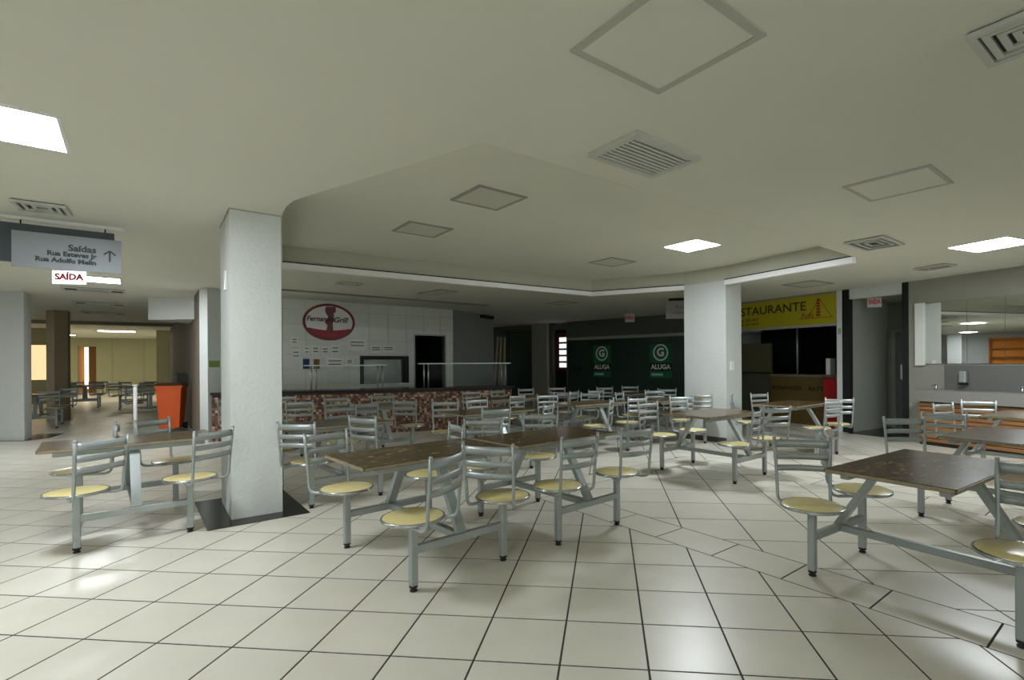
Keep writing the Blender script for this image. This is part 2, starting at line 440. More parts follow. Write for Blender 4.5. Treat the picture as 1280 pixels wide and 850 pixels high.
# its wide face looks at the camera
wl = Vector((-cos(radians(2)), sin(radians(2))))
q = [lc, lc + Vector((-1.0, 0.02)), lc + Vector((-1.36, .5)), lc + Vector((-.36, .486))]
column('column_2', [(a.x, a.y) for a in q], ZC)
struct('trim_12', MB().prism([(lc.x - 1.2, lc.y - .06), (lc.x + .02, lc.y - .06), (lc.x + .12, lc.y + .35), (lc.x - .2, lc.y + 1.0), (lc.x - 1.4, lc.y + .8)], 0.0005, 0.004), M_granite)
fc = onz(70, 527, 0).to_2d()
column('column_3', [(fc.x - .27, fc.y + .03), (fc.x + .02, fc.y - .05), (fc.x + .12, fc.y + .2), (fc.x - .1, fc.y + .5)], ZC, mat('wall_paint_taupe', 'a0957a', 0.8))
gc = ondepth(197, 455, 20.5).to_2d()
column('column_4', [(gc.x - .05, gc.y), (gc.x + .42, gc.y + .02), (gc.x + .45, gc.y + .5), (gc.x - .05, gc.y + .5)], ZC, M_wall_green)
# column under the far corner of the raised ceiling
D1, D2 = REC[7], REC[6]
d12 = (D2 - D1).normalized(); n12 = Vector((-d12.y, d12.x))
if n12.y < 0: n12 = -n12
k2 = [D1, D2, D2 + n12 * 0.55 + d12 * .0, D1 + n12 * 0.55]
column('column_5', [(p.x, p.y) for p in k2], ZC)
struct('baseboard_column', MB().prism([(p.x - .0, p.y) for p in (D1 - n12 * .012, D2 - n12 * .012, D2 + n12 * .0, D1)], 0.0, 0.09), mat('dark_base', '4a463c', .5))

# ------------------------------------------------------------------ grill: back wall, side wall, counter
P_a = onz(355, 372, ZC); P_b = onz(566, 387, ZC)
dT = (P_b - P_a).to_2d().normalized()
WT = Wall((P_a.x, P_a.y), (P_b.x, P_b.y))
hatch = WT.quad(450, 445, 511, 495); doorh = WT.quad(518.5, 419, 557, 560)
hatch = (hatch[0], hatch[1], 0.95, WT.px(480, 445)[1]); doorh = (doorh[0], doorh[1], 0.0, doorh[3])
mb = MB(); WT.holes(mb, -0.05, WT.L, 0, ZC, -0.16, -0.014, [hatch, doorh])
wall_grill = struct('wall_grill', mb, mat('tile_grout_wall', 'a9aaa0', 0.8))
TW, TH = 0.46, 0.325
s = -0.05; cols = int(WT.L / TW) + 1
for c in range(cols):
    for r in range(9):
        a, b = c * TW - 0.04, min((c + 1) * TW - 0.04, WT.L); z0, z1 = r * TH, min((r + 1) * TH, ZC - 0.002)
        if b - a < 0.05: continue
        cells = [(a, b, z0, z1)]
        for h in (hatch, doorh):
            nxt = []
            for (x0, x1, y0, y1) in cells:
                ix0, ix1, iy0, iy1 = max(x0, h[0]), min(x1, h[1]), max(y0, h[2]), min(y1, h[3])
                if ix0 >= ix1 or iy0 >= iy1: nxt.append((x0, x1, y0, y1)); continue
                if x0 < ix0 - .02: nxt.append((x0, ix0, y0, y1))
                if ix1 + .02 < x1: nxt.append((ix1, x1, y0, y1))
                if iy1 + .02 < y1: nxt.append((ix0, ix1, iy1, y1))
                if y0 < iy0 - .02: nxt.append((ix0, ix1, y0, iy0))
            cells = nxt
        for (x0, x1, y0, y1) in cells:
            m_ = MB(); WT.box(m_, x0 + .002, x1 - .002, y0 + .002, y1 - .002, -0.014, 0.0)
            part(wall_grill, 'wall_tile', m_, M_wtile)
# dark kitchen behind the openings
mb = MB()
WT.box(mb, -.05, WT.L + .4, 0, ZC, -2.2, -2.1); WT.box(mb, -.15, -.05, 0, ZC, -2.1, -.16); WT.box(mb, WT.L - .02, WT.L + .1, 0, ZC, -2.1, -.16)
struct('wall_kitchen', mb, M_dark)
# opening frames
def frame(W, h, w, d0, d1, m, name, kind='structure', sides='lrt'):
    mb = MB()
    if 'l' in sides: W.box(mb, h[0] - w, h[0], h[2], h[3] + w, d0, d1)
    if 'r' in sides: W.box(mb, h[1], h[1] + w, h[2], h[3] + w, d0, d1)
    if 't' in sides: W.box(mb, h[0], h[1], h[3], h[3] + w, d0, d1)
    if 'b' in sides: W.box(mb, h[0] - w, h[1] + w, h[2] - w, h[2], d0, d1)
    return struct(name, mb, m)
frame(WT, doorh, 0.035, -0.16, 0.012, M_alu, 'door_1')
sh = thing('serving_hatch', WT.pt((hatch[0] + hatch[1]) / 2, hatch[2], 0), 'black framed serving hatch with a closed steel shutter in the tiled wall', 'hatch')
mb = MB(); w = .085
WT.box(mb, hatch[0], hatch[0] + w, hatch[2], hatch[3], -.10, .015); WT.box(mb, hatch[1] - w - .06, hatch[1], hatch[2], hatch[3], -.10, .015)
WT.box(mb, hatch[0] + w, hatch[1] - w - .06, hatch[3] - w, hatch[3], -.10, .015)
part(sh, 'frame', mb, M_black)
mb = MB(); WT.box(mb, hatch[0] + w, hatch[1] - w - .06, hatch[2], hatch[3] - w, -.08, -.06); part(sh, 'shutter', mb, M_steelpanel)
# side wall (left of the grill) joining the tile wall to the counter's end
cend = Vector((-6.33, 9.27))
mb = MB()
WS = Wall((cend.x, cend.y), tuple(WT.pt(-0.05, 0).to_2d()))
mb = MB(); mb.prism([(cend.x, cend.y), (cend.x - .33, cend.y + .26), (WT.pt(-.6, 0).x - .3, WT.pt(-.6, 0).y + .5), tuple(WT.pt(-0.05, 0, -.16).to_2d()), tuple(WT.pt(-0.05, 0, 0).to_2d())], 0, ZC)
struct('wall_side', mb, M_wall, rz=WS.ang)
# corridor wall running back from it
v0 = Vector((cend.x - .33, cend.y + .26)); vd = Vector((cos(radians(129)), sin(radians(129))))
WCO = Wall(tuple(v0), tuple(v0 + vd * 13)); mb = MB(); WCO.box(mb, 0.0, 13, 0, ZC, -.2, 0)
struct('wall_corridor', mb, mat('wall_paint_brown', '6f665a', .7, var=.05))
# boxed bulkhead over the corridor
bx = ondepth(185.5, 430, 10.55); bx2 = ondepth(243, 430, 10.45)
WB = Wall((bx.x, bx.y), (bx2.x, bx2.y)); mb = MB(); WB.box(mb, 0, WB.L, WB.px(200, 399.5)[1], ZC - .001, -1.2, 0); struct('trim_5', mb, M_wall)

# ------------------------------------------------------------------ grey wall right of the grill, back wall with dark shop front
P_c = onz(617, 394.7, ZC)
WG = Wall((P_b.x, P_b.y), (P_c.x, P_c.y)); mb = MB(); WG.box(mb, 0, WG.L, 0, ZC, -.15, 0); struct('wall_grey', mb, M_wall_grey)
K0, K1 = onz(600, 410.5, ZC), onz(853.6, 391.8, ZC)
WK = Wall((K0.x, K0.y), (K1.x, K1.y)); WKL = WK.L + 2.2
sA = WK.px(632, 430)[0]; sB = WK.px(667.5, 430)[0]; sC = WK.px(686.5, 430)[0]; sD = WK.px(709, 430)[0]
zD = WK.px(650, 411)[1]
dk = (sA, sB, 0, zD); wk = (WK.px(691, 440)[0], WK.px(708, 440)[0], 0.2, WK.px(700, 400.5)[1])
ztr = WK.px(720, 422)[1]
gl = (sD, WKL, 0.0, ztr)
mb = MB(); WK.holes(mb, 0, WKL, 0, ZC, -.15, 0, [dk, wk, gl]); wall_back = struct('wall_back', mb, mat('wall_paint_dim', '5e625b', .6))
mb = MB(); WK.box(mb, sB, sC, 0, ZC, 0, .12); struct('column_6', mb, mat('wall_paint_dimgrey', 'a09e96', .6))
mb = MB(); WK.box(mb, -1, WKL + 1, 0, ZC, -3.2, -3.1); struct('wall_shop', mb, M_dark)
# dark framed door in the first opening
dd = thing('glass_door', WK.pt((sA + sB) / 2, 0, -.1), 'dark green glass door with grey frame at the back, left of the grey pillar', 'door')
mb = MB(); f = .09
WK.box(mb, sA, sA + f, 0, zD, -.13, -.05); WK.box(mb, sB - f, sB, 0, zD, -.13, -.05); WK.box(mb, sA + f, sB - f, zD - f, zD, -.13, -.05); WK.box(mb, sA + f, sB - f, 0, .12, -.13, -.05)
part(dd, 'door_frame', mb, mat('frame_grey_dark', '5a5f58', .5))
mb = MB(); WK.box(mb, sA + f, sB - f, .12, zD - f, -.1, -.09); part(dd, 'pane', mb, M_glass)
# shop front of dark green glass
sf = thing('glass_shopfront', WK.pt((sD + WKL) / 2, 0, -.08), 'wide dark green glass shop front with grey top rail carrying the two to-let posters', 'shop front')
mb = MB(); WK.box(mb, sD, WKL, ztr - .09, ztr, -.12, .02); part(sf, 'top_rail', mb, mat('rail_grey', 'a8ada4', .4))
nP = 5
for k in range(nP):
    a = sD + (WKL - sD) * k / nP; b = sD + (WKL - sD) * (k + 1) / nP
    mb = MB(); WK.box(mb, a + .006, b - .006, .05, ztr - .09, -.06, -.048); part(sf, 'pane', mb, M_glass)
mb = MB(); WK.box(mb, sD, WKL, 0, .05, -.1, 0); part(sf, 'bottom_rail', mb, M_black)
lockp = WK.px(722, 461)
mb = MB(); WK.box(mb, lockp[0] - .06, lockp[0] + .06, lockp[1] - .08, lockp[1] + .08, -.05, -.02); part(sf, 'lock', mb, M_black)
# bright poster-like stack of lit windows in the gap
lw = thing('lit_window', WK.pt((wk[0] + wk[1]) / 2, wk[2], -.1), 'narrow bright window of stacked panes between the grey pillar and the glass shop front', 'window')
zt, zb = WK.px(700, 421)[1], WK.px(700, 461)[1]
m_win = mat('daylight_pane', 'e8ecea', .4, emit=0.8)
for k in range(5):
    a = zb + (zt - zb) * k / 5; mb = MB(); WK.box(mb, wk[0] + (wk[1] - wk[0]) * .35, wk[1], a + .05, a + (zt - zb) / 5 - .02, -.11, -.1)
    part(lw, 'pane', mb, m_win)
mb = MB(); WK.box(mb, wk[0], wk[1], zb - .05, zt + .12, -.14, -.112); part(lw, 'frame', mb, mat('frame_redbrown', '5a2a2a', .5))

# ------------------------------------------------------------------ facade on the right: restaurant, passage, mirror wall
Fa, Fb = Vector((4.39, 12.3)), Vector((6.33, 9.2)); fd = (Fb - Fa).normalized()
WF = Wall(tuple(Fa - fd * 1.6), tuple(Fb))
def fs_(x): return WF.px(x, 440)[0]
s_j0, s_j1, s_b1, s_p1 = fs_(1046), fs_(1053), fs_(1062), fs_(1128)
zs1, zs0 = WF.px(985, 373.5)[1], WF.px(985, 408)[1]
# white jamb, black posts, header
mb = MB(); WF.box(mb, s_j0, s_j1, 0, ZC, -.25, 0); struct('trim_6', mb, M_wall)
mb = MB(); WF.box(mb, s_j1, s_b1, 0, ZC, -.2, .004); struct('trim_7', mb, M_black)
zh = WF.px(1090, 371)[1]
mb = MB(); WF.box(mb, s_b1, s_p1, zh, ZC, -.12, 0); struct('wall_header', mb, M_wall)
s_e = fs_(1136)
mb = MB(); WF.box(mb, s_p1, s_e, 0, ZC, -.25, .01); struct('trim_8', mb, M_black)
# restaurant box
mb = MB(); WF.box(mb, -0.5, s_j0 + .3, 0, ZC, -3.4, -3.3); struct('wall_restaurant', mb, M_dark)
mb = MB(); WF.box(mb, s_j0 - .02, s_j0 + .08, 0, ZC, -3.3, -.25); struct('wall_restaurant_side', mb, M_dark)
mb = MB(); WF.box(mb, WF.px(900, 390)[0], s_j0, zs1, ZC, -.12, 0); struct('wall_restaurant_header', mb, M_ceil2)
# passage
s_pw = s_b1
mb = MB(); WF.box(mb, s_b1 - .1, s_b1 + .001, 0, ZC, -1.5, -.12); struct('wall_passage', mb, mat('wall_grey_green', '9da199', .5))
mb = MB(); WF.box(mb, s_b1 - .1, s_p1 + 1.2, 0, ZC, -1.6, -1.5); struct('wall_passage_end', mb, mat('wall_grey_mid', '72766e', .6))
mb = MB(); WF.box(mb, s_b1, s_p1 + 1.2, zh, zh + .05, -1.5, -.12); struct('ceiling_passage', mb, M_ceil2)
mb = MB(); WF.box(mb, s_b1, s_e + .9, 0.0005, .004, -1.5, 0.12); struct('floor_passage', mb, M_granite)
sd = s_b1 + .12
pd = thing('passage_door', WF.pt(sd + .6, 0, -1.46), 'plain dark grey door with frame at the end of the passage', 'door')
mb = MB(); WF.box(mb, sd + .06, sd + 1.0, 0, 2.0, -1.48, -1.45); part(pd, 'door_leaf', mb, mat('door_grey', '5a5e60', .5))
mb = MB(); WF.box(mb, sd - .02, sd + .06, 0, 2.07, -1.5, -1.43); WF.box(mb, sd + 1.0, sd + 1.08, 0, 2.07, -1.5, -1.43); WF.box(mb, sd + .06, sd + 1.0, 2.0, 2.07, -1.5, -1.43)
part(pd, 'door_frame', mb, mat('door_frame_grey', '7c807a', .5))
# mirror wall
Md = Vector((cos(radians(-65)), sin(radians(-65)))); M0 = WF.pt(s_e, 0).to_2d()
WM = Wall(tuple(M0), tuple(M0 + Md * 9)); mb = MB(); WM.box(mb, -.1, 9, 0, ZC, -.2, 0); wall_mirror = struct('wall_mirror', mb, mat('panel_grey', '9a9a8e', .45, var=.02), rz=WM.ang)
sx = WM.px(1210, 400)[0]
mb = MB(); WM.box(mb, sx - .004, sx + .004, 1.3, ZC, 0, .002); part(wall_mirror, 'panel_joint', mb, M_frame)

# ------------------------------------------------------------------ the far hall at the end of the corridor
EH = Wall((-30, 22.0), (-12.5, 32.5))
oh = EH.quad(97, 433, 121, 560); oh = (oh[0], oh[1], 0, EH.px(110, 433)[1])
mb = MB(); EH.holes(mb, 0, EH.L, 0, ZC, -.2, 0, [oh]); wall_hall = struct('wall_hall', mb, M_wall_green)
for xg in (140, 180):
    sg = EH.px(xg, 440)[0]; mb = MB(); EH.box(mb, sg - .03, sg + .03, 0, ZC, 0, .01); part(wall_hall, 'wall_joint', mb, M_frame)
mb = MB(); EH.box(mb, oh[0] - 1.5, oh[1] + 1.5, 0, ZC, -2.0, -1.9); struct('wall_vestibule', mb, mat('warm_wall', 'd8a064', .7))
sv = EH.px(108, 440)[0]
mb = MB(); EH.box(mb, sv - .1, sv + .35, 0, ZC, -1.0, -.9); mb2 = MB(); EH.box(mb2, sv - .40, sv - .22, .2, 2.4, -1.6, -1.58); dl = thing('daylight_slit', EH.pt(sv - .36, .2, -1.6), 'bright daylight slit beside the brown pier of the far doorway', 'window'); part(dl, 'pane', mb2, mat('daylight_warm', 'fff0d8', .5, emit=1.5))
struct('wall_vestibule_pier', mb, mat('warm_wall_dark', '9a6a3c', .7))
# left windows of the corridor, warm light behind column
wlq = ondepth(48, 450, 19.0)
wp = thing('tall_window', (wlq.x, wlq.y, 0), 'tall warm lit window behind the corridor columns', 'window')
WW = Wall((wlq.x - 1.2, wlq.y - .6), (wlq.x + .8, wlq.y + .4))
mb = MB(); WW.box(mb, .2, 1.6, .9, 2.2, -.02, .0); part(wp, 'pane', mb, mat('warm_pane', 'ffdca6', .5, emit=0.6))
mb = MB(); WW.box(mb, -2, .2, 0, ZC, -.1, .02); WW.box(mb, 1.6, 2.2, 0, ZC, -.1, .02); WW.box(mb, .2, 1.6, 2.2, ZC, -.1, .02); WW.box(mb, .2, 1.6, 0, .9, -.1, .02); part(wp, 'frame', mb, M_wall_green)
# low beam across the corridor
b0 = ondepth(38, 450, 15.0); b1 = ondepth(240, 450, 17.5)
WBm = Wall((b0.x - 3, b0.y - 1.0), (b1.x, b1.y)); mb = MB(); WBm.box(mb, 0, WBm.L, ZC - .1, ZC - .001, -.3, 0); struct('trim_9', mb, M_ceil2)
# walls out of frame that close the hall: left side and rear
mb = MB(); mb.box((-20, -7.6, ZC / 2), (30, .2, ZC)); struct('wall_rear', mb, M_wall)
mb = MB(); mb.box((-18.1, 3.9, ZC / 2), (.2, 22.8, ZC)); struct('wall_left', mb, M_wall)
for k, yy in enumerate((9.2, 3.2)):
    mb = MB(); mb.box((-17.0, yy, ZC / 2), (.6, .6, ZC)); struct('column_%d' % (7 + k), mb, M_wall)
ks = thing('display_shelf', (-17.8, 6.3, 0), 'warm orange display shelf unit at the left wall', 'shelf')
mb = MB(); mb.box((-17.95, 6.3, 1.3), (.06, 3.0, 2.6)); part(ks, 'back_panel', mb, mat('shelf_orange', 'f09a34', .6))
for k in range(6):
    mb = MB(); mb.box((-17.75, 6.3, .25 + .45 * k), (.36, 3.0, .03)); part(ks, 'shelf', mb, mat('shelf_wood', 'b87a3c', .5))
for yy in (4.8, 7.8):
    mb = MB(); mb.box((-17.75, yy, 1.3), (.4, .05, 2.6)); part(ks, 'side_panel', mb, MATS['shelf_wood'])

# ================================================================== TABLE SETS
ZT, ZS = 0.765, 0.467
HL, HW = 0.35, 0.52            # seat positions along / across the table
me = {}
# tabletop
mb = MB().bbox((0, 0, ZT - 0.0125), (1.15, 0.66, 0.025), 0.005); me['tabletop'] = mb.mesh('tabletop', M_stone)
mb = MB()
for sy in (-1, 1): mb.box((0, sy * .335 * .985, ZT - .0125), (1.14, .004, .018))
for sx_ in (-1, 1): mb.box((sx_ * .577, 0, ZT - .0125), (.004, .64, .018))
me['edge_band'] = mb.mesh('edge_band', M_stone_edge)
mb = MB().bbox((0, 0, 0), (0.98, 0.05, 0.04), .004); me['rail'] = mb.mesh('rail', M_steel)
mb = MB().bar((0, 0.0, 0.275), (0, 0.27, ZT - .06), 0.065, 0.04, (0, 0, 1)); me['post'] = mb.mesh('post', M_steel)
mb = MB().bbox((0, 0, 0.255), (2 * HL, 0.04, 0.05), .004); me['base_bar'] = mb.mesh('base_bar', M_steel)
mb = MB().bbox((0, 0, 0.255), (0.045, 2 * HW - .04, 0.045), .004); me['cross_bar'] = mb.mesh('cross_bar', M_steel)
mb = MB().bbox((0, 0, 0.235), (0.046, 0.046, 0.40), .005); me['leg'] = mb.mesh('leg', M_steel)
mb = MB().lathe([(.026, .035), (.026, .024), (.017, .02), (.017, .01), (.023, .008), (.023, 0.0)][::-1], seg=12); me['foot'] = mb.mesh('foot', M_rubber)
# swivel chair: back towards +x
mb = MB().lathe([(0.0, ZS - .020), (.181, ZS - .020), (.186, ZS - .014), (.186, ZS - .003), (.18, ZS + .0005), (0.0, ZS)][0:], seg=36); me['seat'] = mb.mesh('seat', M_seat)
prof = [(.187 + .009 * cos(2 * pi * k / 8), ZS - .010 + .011 * sin(2 * pi * k / 8)) for k in range(9)]
mb = MB().lathe(prof, seg=36); me['seat_rim'] = mb.mesh('seat_rim', M_rim)
mb = MB().box((0, 0, ZS - .026), (.15, .15, .008)); mb.lathe([(.03, .425), (.03, ZS - .028)], seg=12); me['swivel_plate'] = mb.mesh('swivel_plate', M_steel)
mb = MB()
for sy in (-1, 1):
    path = [(.02, sy * .075, ZS - .035), (.10, sy * .12, ZS - .035), (.165, sy * .155, ZS - .034), (.195, sy * .165, ZS - .026), (.212, sy * .169, ZS - .008), (.219, sy * .170, ZS + .02), (.226, sy * .172, ZS + .12), (.242, sy * .178, ZS + .28), (.253, sy * .183, ZS + .405)]
    mb.tube(path, .0115, 8)
    mb.lathe([(.0, ZS + .412), (.010, ZS + .411), (.0125, ZS + .405), (.0125, ZS + .398)][::-1], (.253, sy * .183, 0), 8)
me['back_frame'] = mb.mesh('back_frame', M_steel)
def slat(z, h):
    mb = MB(); vs = []; fs = []; n = 8; t = (z - ZS) / .405; x0 = .219 + .034 * t; w = .170 + .013 * t
    for k in range(n + 1):
        a = -1 + 2 * k / n; x = x0 + .030 * (1 - a * a); y = w * a
        for dx, dz in ((-.004, -h / 2), (.004, -h / 2), (.004, h / 2), (-.004, h / 2)): vs.append((x + dx, y, z + dz))
    for k in range(n):
        for e in range(4): g = (e + 1) % 4; fs.append((k * 4 + e, k * 4 + g, k * 4 + 4 + g, k * 4 + 4 + e))
    fs += [(3, 2, 1, 0), tuple(n * 4 + e for e in range(4))]
    return mb.add(vs, fs, True)
for k, (z, h) in enumerate(((.655, .042), (.735, .042), (.825, .055))): me['slat%d' % k] = slat(z, h).mesh('slat', M_steel)

def table_set(loc, ang, yaws, label, group='fixed tables with four swivel seats'):
    """yaws: world direction (degrees) of each seat's back, in the order near-left, near-right, far-left, far-right"""
    root = thing('table_set', (loc[0], loc[1], 0), label, 'table', group, radians(ang))
    tp = shared(root, 'tabletop', me['tabletop']); shared(tp, 'edge_band', me['edge_band'])
    for sy in (-1, 1):
        shared(root, 'rail', me['rail'], (0, sy * .25, ZT - .046))
        shared(root, 'post', me['post'], (0, sy * HW, 0), 0 if sy < 0 else pi)
        shared(root, 'base_bar', me['base_bar'], (0, sy * HW, 0))
    shared(root, 'cross_bar', me['cross_bar'])
    for k, (sx_, sy) in enumerate(((-1, -1), (1, -1), (-1, 1), (1, 1))):
        p = (sx_ * HL, sy * HW, 0)
        lg = shared(root, 'leg', me['leg'], p); shared(lg, 'foot', me['foot'])
        y = yaws[k]
        if y is None: y = ang + (-90 if sy < 0 else 90) + random.uniform(-30, 30)
        st = shared(root, 'seat', me['seat'], p, radians(y - ang))
        for nm in ('seat_rim', 'swivel_plate', 'back_frame'): shared(st, nm, me[nm])
        for q in range(3): shared(st, 'slat', me['slat%d' % q])
    return root
N_ = None
B0 = 'marble table with four cream swivel seats '
table_set((-0.99, 3.766), 43.7, (-20, -107, 148, 30), B0 + 'free at one end, abutting a twin table')
table_set((-0.08, 4.555), 43.1, (-49, -53, 92, 85), B0 + "pushed end to end, over the diagonal strip's corner")
table_set((-3.70, 4.45), 42.2, (-12, -13, 42, 172), B0 + 'on the corridor side of the textured column')
table_set((2.27, 3.116), 35.1, (30, -50, 77, 155), B0 + 'over the diagonal strip, window glare on its top')
table_set((2.0, 6.495), 40.5, (-35, -78, 125, 125), B0 + 'in front of the broad smooth column')
table_set((0.555, 8.29), 38.5, (-15, -60, 110, 60), B0 + 'between the broad column and the paired tables')
table_set((3.67, 7.89), 40, (-60, -110, 155, 110), B0 + 'before the ochre restaurant counter')
table_set((-2.49, 5.6), 43, (-95, -115, 150, 120), B0 + "directly behind the textured column's right side")
table_set((-0.93, 6.95), 43, (-60, -20, 100, 130), B0 + 'behind the paired tables')
table_set((-2.82, 8.0), 43, (-80, -100, 130, 110), B0 + 'close to the middle of the mosaic counter')
table_set((-4.5, 7.94), 43, (-60, -70, 130, 110), B0 + 'half hidden between textured column and mosaic counter')
table_set((3.9, 4.39), 36, (-60, -40, 85, 60), B0 + 'second from the wooden wash counter')
table_set((5.6, 6.0), 36, (-60, -40, 110, 60), B0 + 'right beside the wooden wash counter')
table_set((2.0, 9.0), 40, (-100, -120, 150, 90), B0 + "touching distance from the broad column's foot")
table_set((1.75, 10.9), 39, (-50, -100, 100, 80), B0 + 'below the brighter green poster')
table_set((0.1, 10.55), 39, (-30, -60, 120, 90), B0 + 'below the dimmer green poster')
table_set((-0.9, 9.5), 40, (-40, 10, 120, 140), B0 + 'at the open end of the mosaic counter')
table_set((-11.9, 11.7), 39, (N_,) * 4, B0 + 'behind the column by the corridor mouth', 'corridor tables')
table_set((-15.9, 17.2), 39, (N_,) * 4, B0 + 'past the taupe corridor column', 'corridor tables')
table_set((-14.0, 16.9), 39, (N_,) * 4, B0 + 'midway along the corridor', 'corridor tables')
table_set((-13.0, 19.6), 39, (N_,) * 4, B0 + 'near the pale far pillar', 'corridor tables')
table_set((-10.9, 13.7), 39, (N_,) * 4, B0 + 'behind the orange bin', 'corridor tables')

# ================================================================== GRILL COUNTER
c0 = Vector((cend.x, cend.y)); c1 = onz(640, 482.5, .90).to_2d()
c1 = Vector((c1.x, c1.y))
c0 = c0 + (c1 - c0).normalized() * .04
WCt = Wall(tuple(c0), tuple(c1)); LC = WCt.L
ct = thing('serving_counter', WCt.pt(LC / 2, 0, -.3), 'long serving counter clad in brown stone mosaic below a dark granite top', 'counter', None, WCt.ang)
mb = MB(); WCt.box(mb, 0.02, LC, 0, .86, -.5, -.008); part(ct, 'body', mb, mat('counter_mortar', '4a3e34', .8))
mb = MB(); WCt.box(mb, 0.0, LC + .06, .86, .90, -.6, .04); part(ct, 'granite_top', mb, M_granite)
mb = MB(); cs = .048; ncol = int((LC - .02) / cs); nrow = int(.86 / cs)
for c in range(ncol):
    for r in range(nrow):
        a = .02 + c * cs; b = r * cs; dpt = random.uniform(.0, .012)
        w2 = cs - .004
        if random.random() < .2: w2 *= .75
        WCt.box(mb, a, a + w2, b + .002, b + w2, -.008, dpt)
part(ct, 'mosaic_chips', mb, M_mosaic, kind='stuff')
# sneeze guards on the counter
def guard(xa, xb, ytop, label):
    s0 = WCt.px(xa, 470, -.25)[0]; s1 = WCt.px(xb, 470, -.25)[0]; zt_ = WCt.px((xa + xb) / 2, ytop, -.25)[1]
    g = thing('sneeze_guard', WCt.pt((s0 + s1) / 2, .90, -.25), label, 'glass guard')
    for s_ in (s0, s0 + .09, s1 - .09, s1):
        mb = MB().tube([WCt.pt(s_, .90, -.25), WCt.pt(s_, zt_, -.25)], .017, 8); part(g, 'upright', mb, M_alu)
    mb = MB(); WCt.box(mb, s0 - .12, s1 + .08, zt_, zt_ + .025, -.40, -.10); part(g, 'shelf', mb, mat('shelf_steel', 'a4aaa6', .3, metal=.4))
    mb = MB(); WCt.box(mb, s0 + .1, s1 - .1, .95, zt_ - .02, -.256, -.25); part(g, 'pane', mb, M_clear)
guard(389, 478, 457.5, 'glass sneeze guard with steel uprights on the counter below the oval sign')
guard(530, 632, 455, 'glass sneeze guard with steel uprights on the counter before the dark doorway')
# shutter track in the ceiling above the counter
t0, t1 = onz(353, 361, ZC), onz(612, 381, ZC)
WTr = Wall((t0.x, t0.y), (t1.x, t1.y)); mb = MB(); WTr.box(mb, -.8, WTr.L, ZC - .03, ZC - .0005, -.05, .0); struct('trim_10', mb, M_ceil2)

# oval sign
a = WT.px(378, 402); b = WT.px(443, 404); zt_ = WT.px(410, 379.8)[1]; zb_ = WT.px(410, 425.5)[1]
rx, ry = abs(b[0] - a[0]) / 2, (zt_ - zb_) / 2; sc_, zc_ = (a[0] + b[0]) / 2, (zt_ + zb_) / 2
so = thing('oval_sign', WT.pt(sc_, zb_, .01), 'oval white restaurant sign with red border and brown italic lettering on the tiled wall', 'sign')
part(so, 'board', WT.place(flat_poly(ellipse(rx - .01, ry - .01), .025), sc_, zc_, .0), M_white)
part(so, 'border', WT.place(ring(rx, ry, .05, .032), sc_, zc_, .0), mat('sign_maroon', '7a1f22', .4))
pts = [(-(rx - .03) * cos(t), -(ry - .03) * sin(t)) for t in [radians(22 + k * 136 / 20) for k in range(21)]]
top = [((rx * .92) - 2 * (rx * .92) * k / 12, -ry * (.30 + .16 * sin(pi * (k / 12)))) for k in range(13)]
top = [p for p in top if (p[0] / (rx - .03)) ** 2 + (p[1] / (ry - .03)) ** 2 < 1]
part(so, 'red_band', WT.place(flat_poly(pts + top, .004, .026), sc_, zc_, .0), M_red)
tm = text_mb('Fernando', .155, .002, shear=.25, bold=.003, xs=.95); part(so, 'lettering', WT.place(tm, sc_ - rx * .36, zc_ + .06, .029), mat('ink_brown', '4a2420', .5))
tm = text_mb('Grill', .17, .002, shear=.25, bold=.003); part(so, 'lettering', WT.place(tm, sc_ + rx * .42, zc_ + .05, .029), MATS['ink_brown'])
blob = [(-.10, .34), (.12, .34), (.12, .22), (.07, .19), (.08, .02), (.05, -.05), (.06, -.24), (-.10, -.24), (-.07, -.10), (-.13, -.03), (-.05, .10), (-.11, .2), (-.12, .27)]
part(so, 'emblem', WT.place(flat_poly([(x * .95 + .02, y * .95 + .02) for x, y in blob], .003, .027), sc_, zc_, .0), mat('emblem_mauve', '7b4a4c', .5))
tm = text_mb('- - - - - - - - -', .06, .001); part(so, 'small_print', WT.place(tm, sc_, zc_ - ry * .68, .031), mat('small_print', 'c08a8a', .5))
# notices on the tiled wall
notes = [(363, 421, 373, 433, M_paper, 'paper notice beyond the oval sign, high on the side wall end of the tiles'), (379, 432, 388, 446, M_paper, 'paper notice just below the oval sign, side wall end of its row'), (389, 432, 400, 445, M_paper, 'second paper notice in the row below the oval sign'), (401, 433, 412, 445, M_paper, 'third paper notice in the row below the oval sign'), (413, 431, 425, 446, M_paper, 'last paper notice in the row below the oval sign'),
         (436, 424, 457, 438, M_white, 'large bright white notice beside the lower edge of the oval sign'), (463, 432, 477, 441, M_paper, 'paper notice over the serving hatch, oval sign side'), (478.5, 432, 493, 440.5, M_paper, 'paper notice over the serving hatch, doorway side'), (408, 447, 429, 462, M_paper, 'wide paper notice below the row under the oval sign'), (432, 449, 442, 456, M_paper, 'small paper notice next to the serving hatch frame'),
         (364, 436, 376, 452, M_paper, 'paper notice above and beside the blue sticker'), (378.5, 448.5, 387, 461, mat('notice_blue', '1c3470', .5), 'blue'), (392, 449, 399.5, 461, mat('notice_brown', '7a5a3a', .5), 'brown')]
